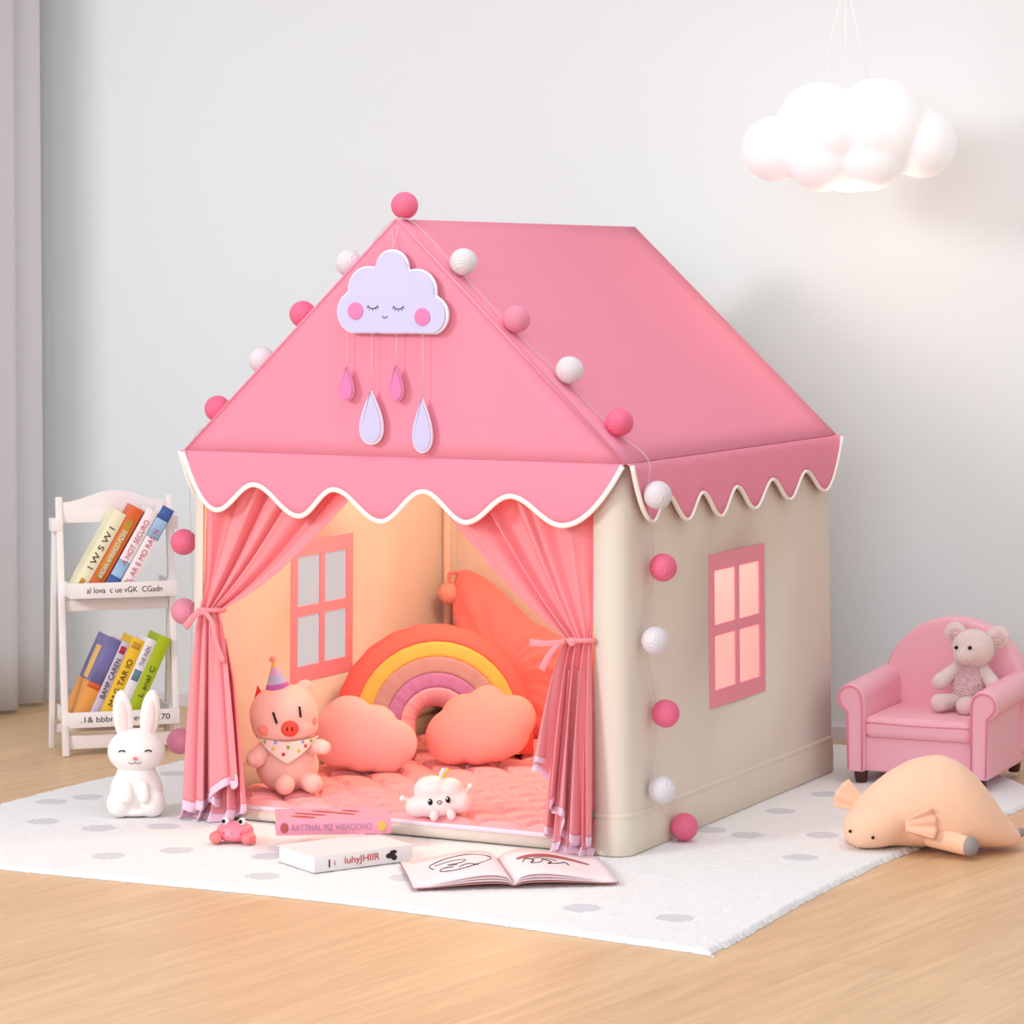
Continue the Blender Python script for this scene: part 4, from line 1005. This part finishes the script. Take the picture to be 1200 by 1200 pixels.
# lying plush pig
pp = thing('pig_plush_cushion', 'apricot pig plush cushion flopped across the rug edge before the armchair', 'soft toy', (.912, 6.52, -.003), (0, 0, R(-4)))
pp.scale = (1.0, 1.0, 1.0)
g = G()
secs = [(-.185, .045, .028), (-.165, .085, .055), (-.13, .125, .075), (-.09, .158, .088), (-.04, .186, .100), (.02, .199, .106), (.065, .184, .104), (.10, .156, .096), (.13, .120, .084), (.160, .076, .064), (.185, .046, .040), (.203, .030, .018)]
P = []
for xx, ht_, wd_ in secs:
    row = []
    for j in range(40):
        t = 2 * PI * j / 40; cy_, sz_ = math.cos(t), math.sin(t)
        row.append((xx, .02 + wd_ * math.copysign(abs(cy_) ** .9, cy_), (ht_ * .38) + (ht_ * .62 if sz_ > 0 else ht_ * .38) * math.copysign(abs(sz_) ** (1.0 if sz_ > 0 else .7), sz_)))
    P.append(row)
g.grid(P, closed_u=True); g.f.append(tuple(range(40))); g.m.append(0); g.f.append(tuple((len(P) - 1) * 40 + j for j in range(40))); g.m.append(0)
g.ell((-.115, -.030, .054), (.078, .072, .052), rot=(0, R(-10), 0)); g.ell((-.145, -.045, .040), (.045, .05, .038))
bd = blob(g, 'body', M['plush'], pp, .006, 34)
def ear(c, rot, m, par):
    P = []
    for i in range(9):
        t = i / 8; row = []
        for j in range(21):
            s = j / 20 * 2 - 1
            row.append((.068 * t * (1 - .12 * s * s), .004 * math.cos(j * PI / 20 * 5) * t * 1.2 + .012 * (1 - s * s) * t, s * (.012 + .022 * t)))
        P.append(row)
    o = G().grid(P).build('ear', m, par); solid(o, .006); o.location = c; o.rotation_euler = rot; return o
ear((-.058, -.088, .062), (R(-12), R(-6), R(-8)), M['plushear'], bd); ear((-.140, .040, .078), (R(10), R(-28), R(168)), M['plushear'], bd)
for xx, yy, zz in ((-.176, -.080, .046), (-.128, -.0985, .036)):
    g = G(); g.ell((xx, yy, zz), (.0035, .0035, .0035)); g.build('eye', M['black'], bd)
g = G(); g.cap((.005, -.055, .034), (.070, -.095, .021), .026, .021); lg = blob(g, 'front_leg', M['plush'], pp, .004, 4)
g = G(); g.ell((.080, -.101, .0205), (.017, .0215, .0215), rot=(0, 0, R(-32))); g.build('hoof', M['hoof'], lg)
g = G(); g.ell((.200, .018, .030), (.009, .008, .010)); g.build('tail', M['hoof'], bd)

# cloud pendant lamp
lp = thing('cloud_pendant_lamp', 'glowing white cloud pendant lamp hanging at the upper right', 'pendant lamp', (.853, 7.55, 1.594), (0, 0, R(-8)))
k = 7.55 / 3498
def px(x, y): return ((x - 995) * k, (160 - y) * k)
g = G()
for cx_, cy_, r, yy in ((908, 174, 39, 0), (962, 147, 52, .01), (1030, 149, 58, 0), (1079, 168, 41, .01), (964, 181, 44, -.02), (1019, 181, 43, -.02), (993, 172, 46, 0), (975, 152, 46, -.035), (1022, 153, 44, -.035)):
    X_, Z_ = px(cx_, cy_); g.ell((X_, yy, Z_), r * k)
sd = blob(g, 'lamp_shade', M['lampshade'], lp, .008, 4)
g = G(); g.ell((0, -.005, -.128), (.05, .045, .012)); g.build('bulb_lens', M['lampbulb'], lp)
for x0, y0 in ((961, 97), (991, 108), (1018, 95)):
    X_, Z_ = px(x0, y0); g = G(); g.tube([(X_, 0, Z_ - .01), px(991, -28)[:1] + (0,) + px(991, -28)[1:]], .0016, 6); g.build('suspension_cord', M['white'], lp)
g = G(); X_, Z_ = px(991, -28); g.tube([(X_, 0, Z_), (X_, 0, 2.585 - 1.594)], .0022, 6); g.build('suspension_cord', M['white'], lp)
g = G(); g.lathe([(.05, 2.578 - 1.594), (.05, 2.60 - 1.594)], 32, c=(X_, 0, 0)); g.build('ceiling_rose', M['white'], lp, smooth='auto')
d = bpy.data.lights.new('lamp_glow', 'POINT'); o = bpy.data.objects.new('lamp_glow', d); COL.objects.link(o); o.parent = lp
d.energy = 2.0; d.color = (1.0, .70, .45); d.shadow_soft_size = .05; o.location = (.02, .02, -.20)
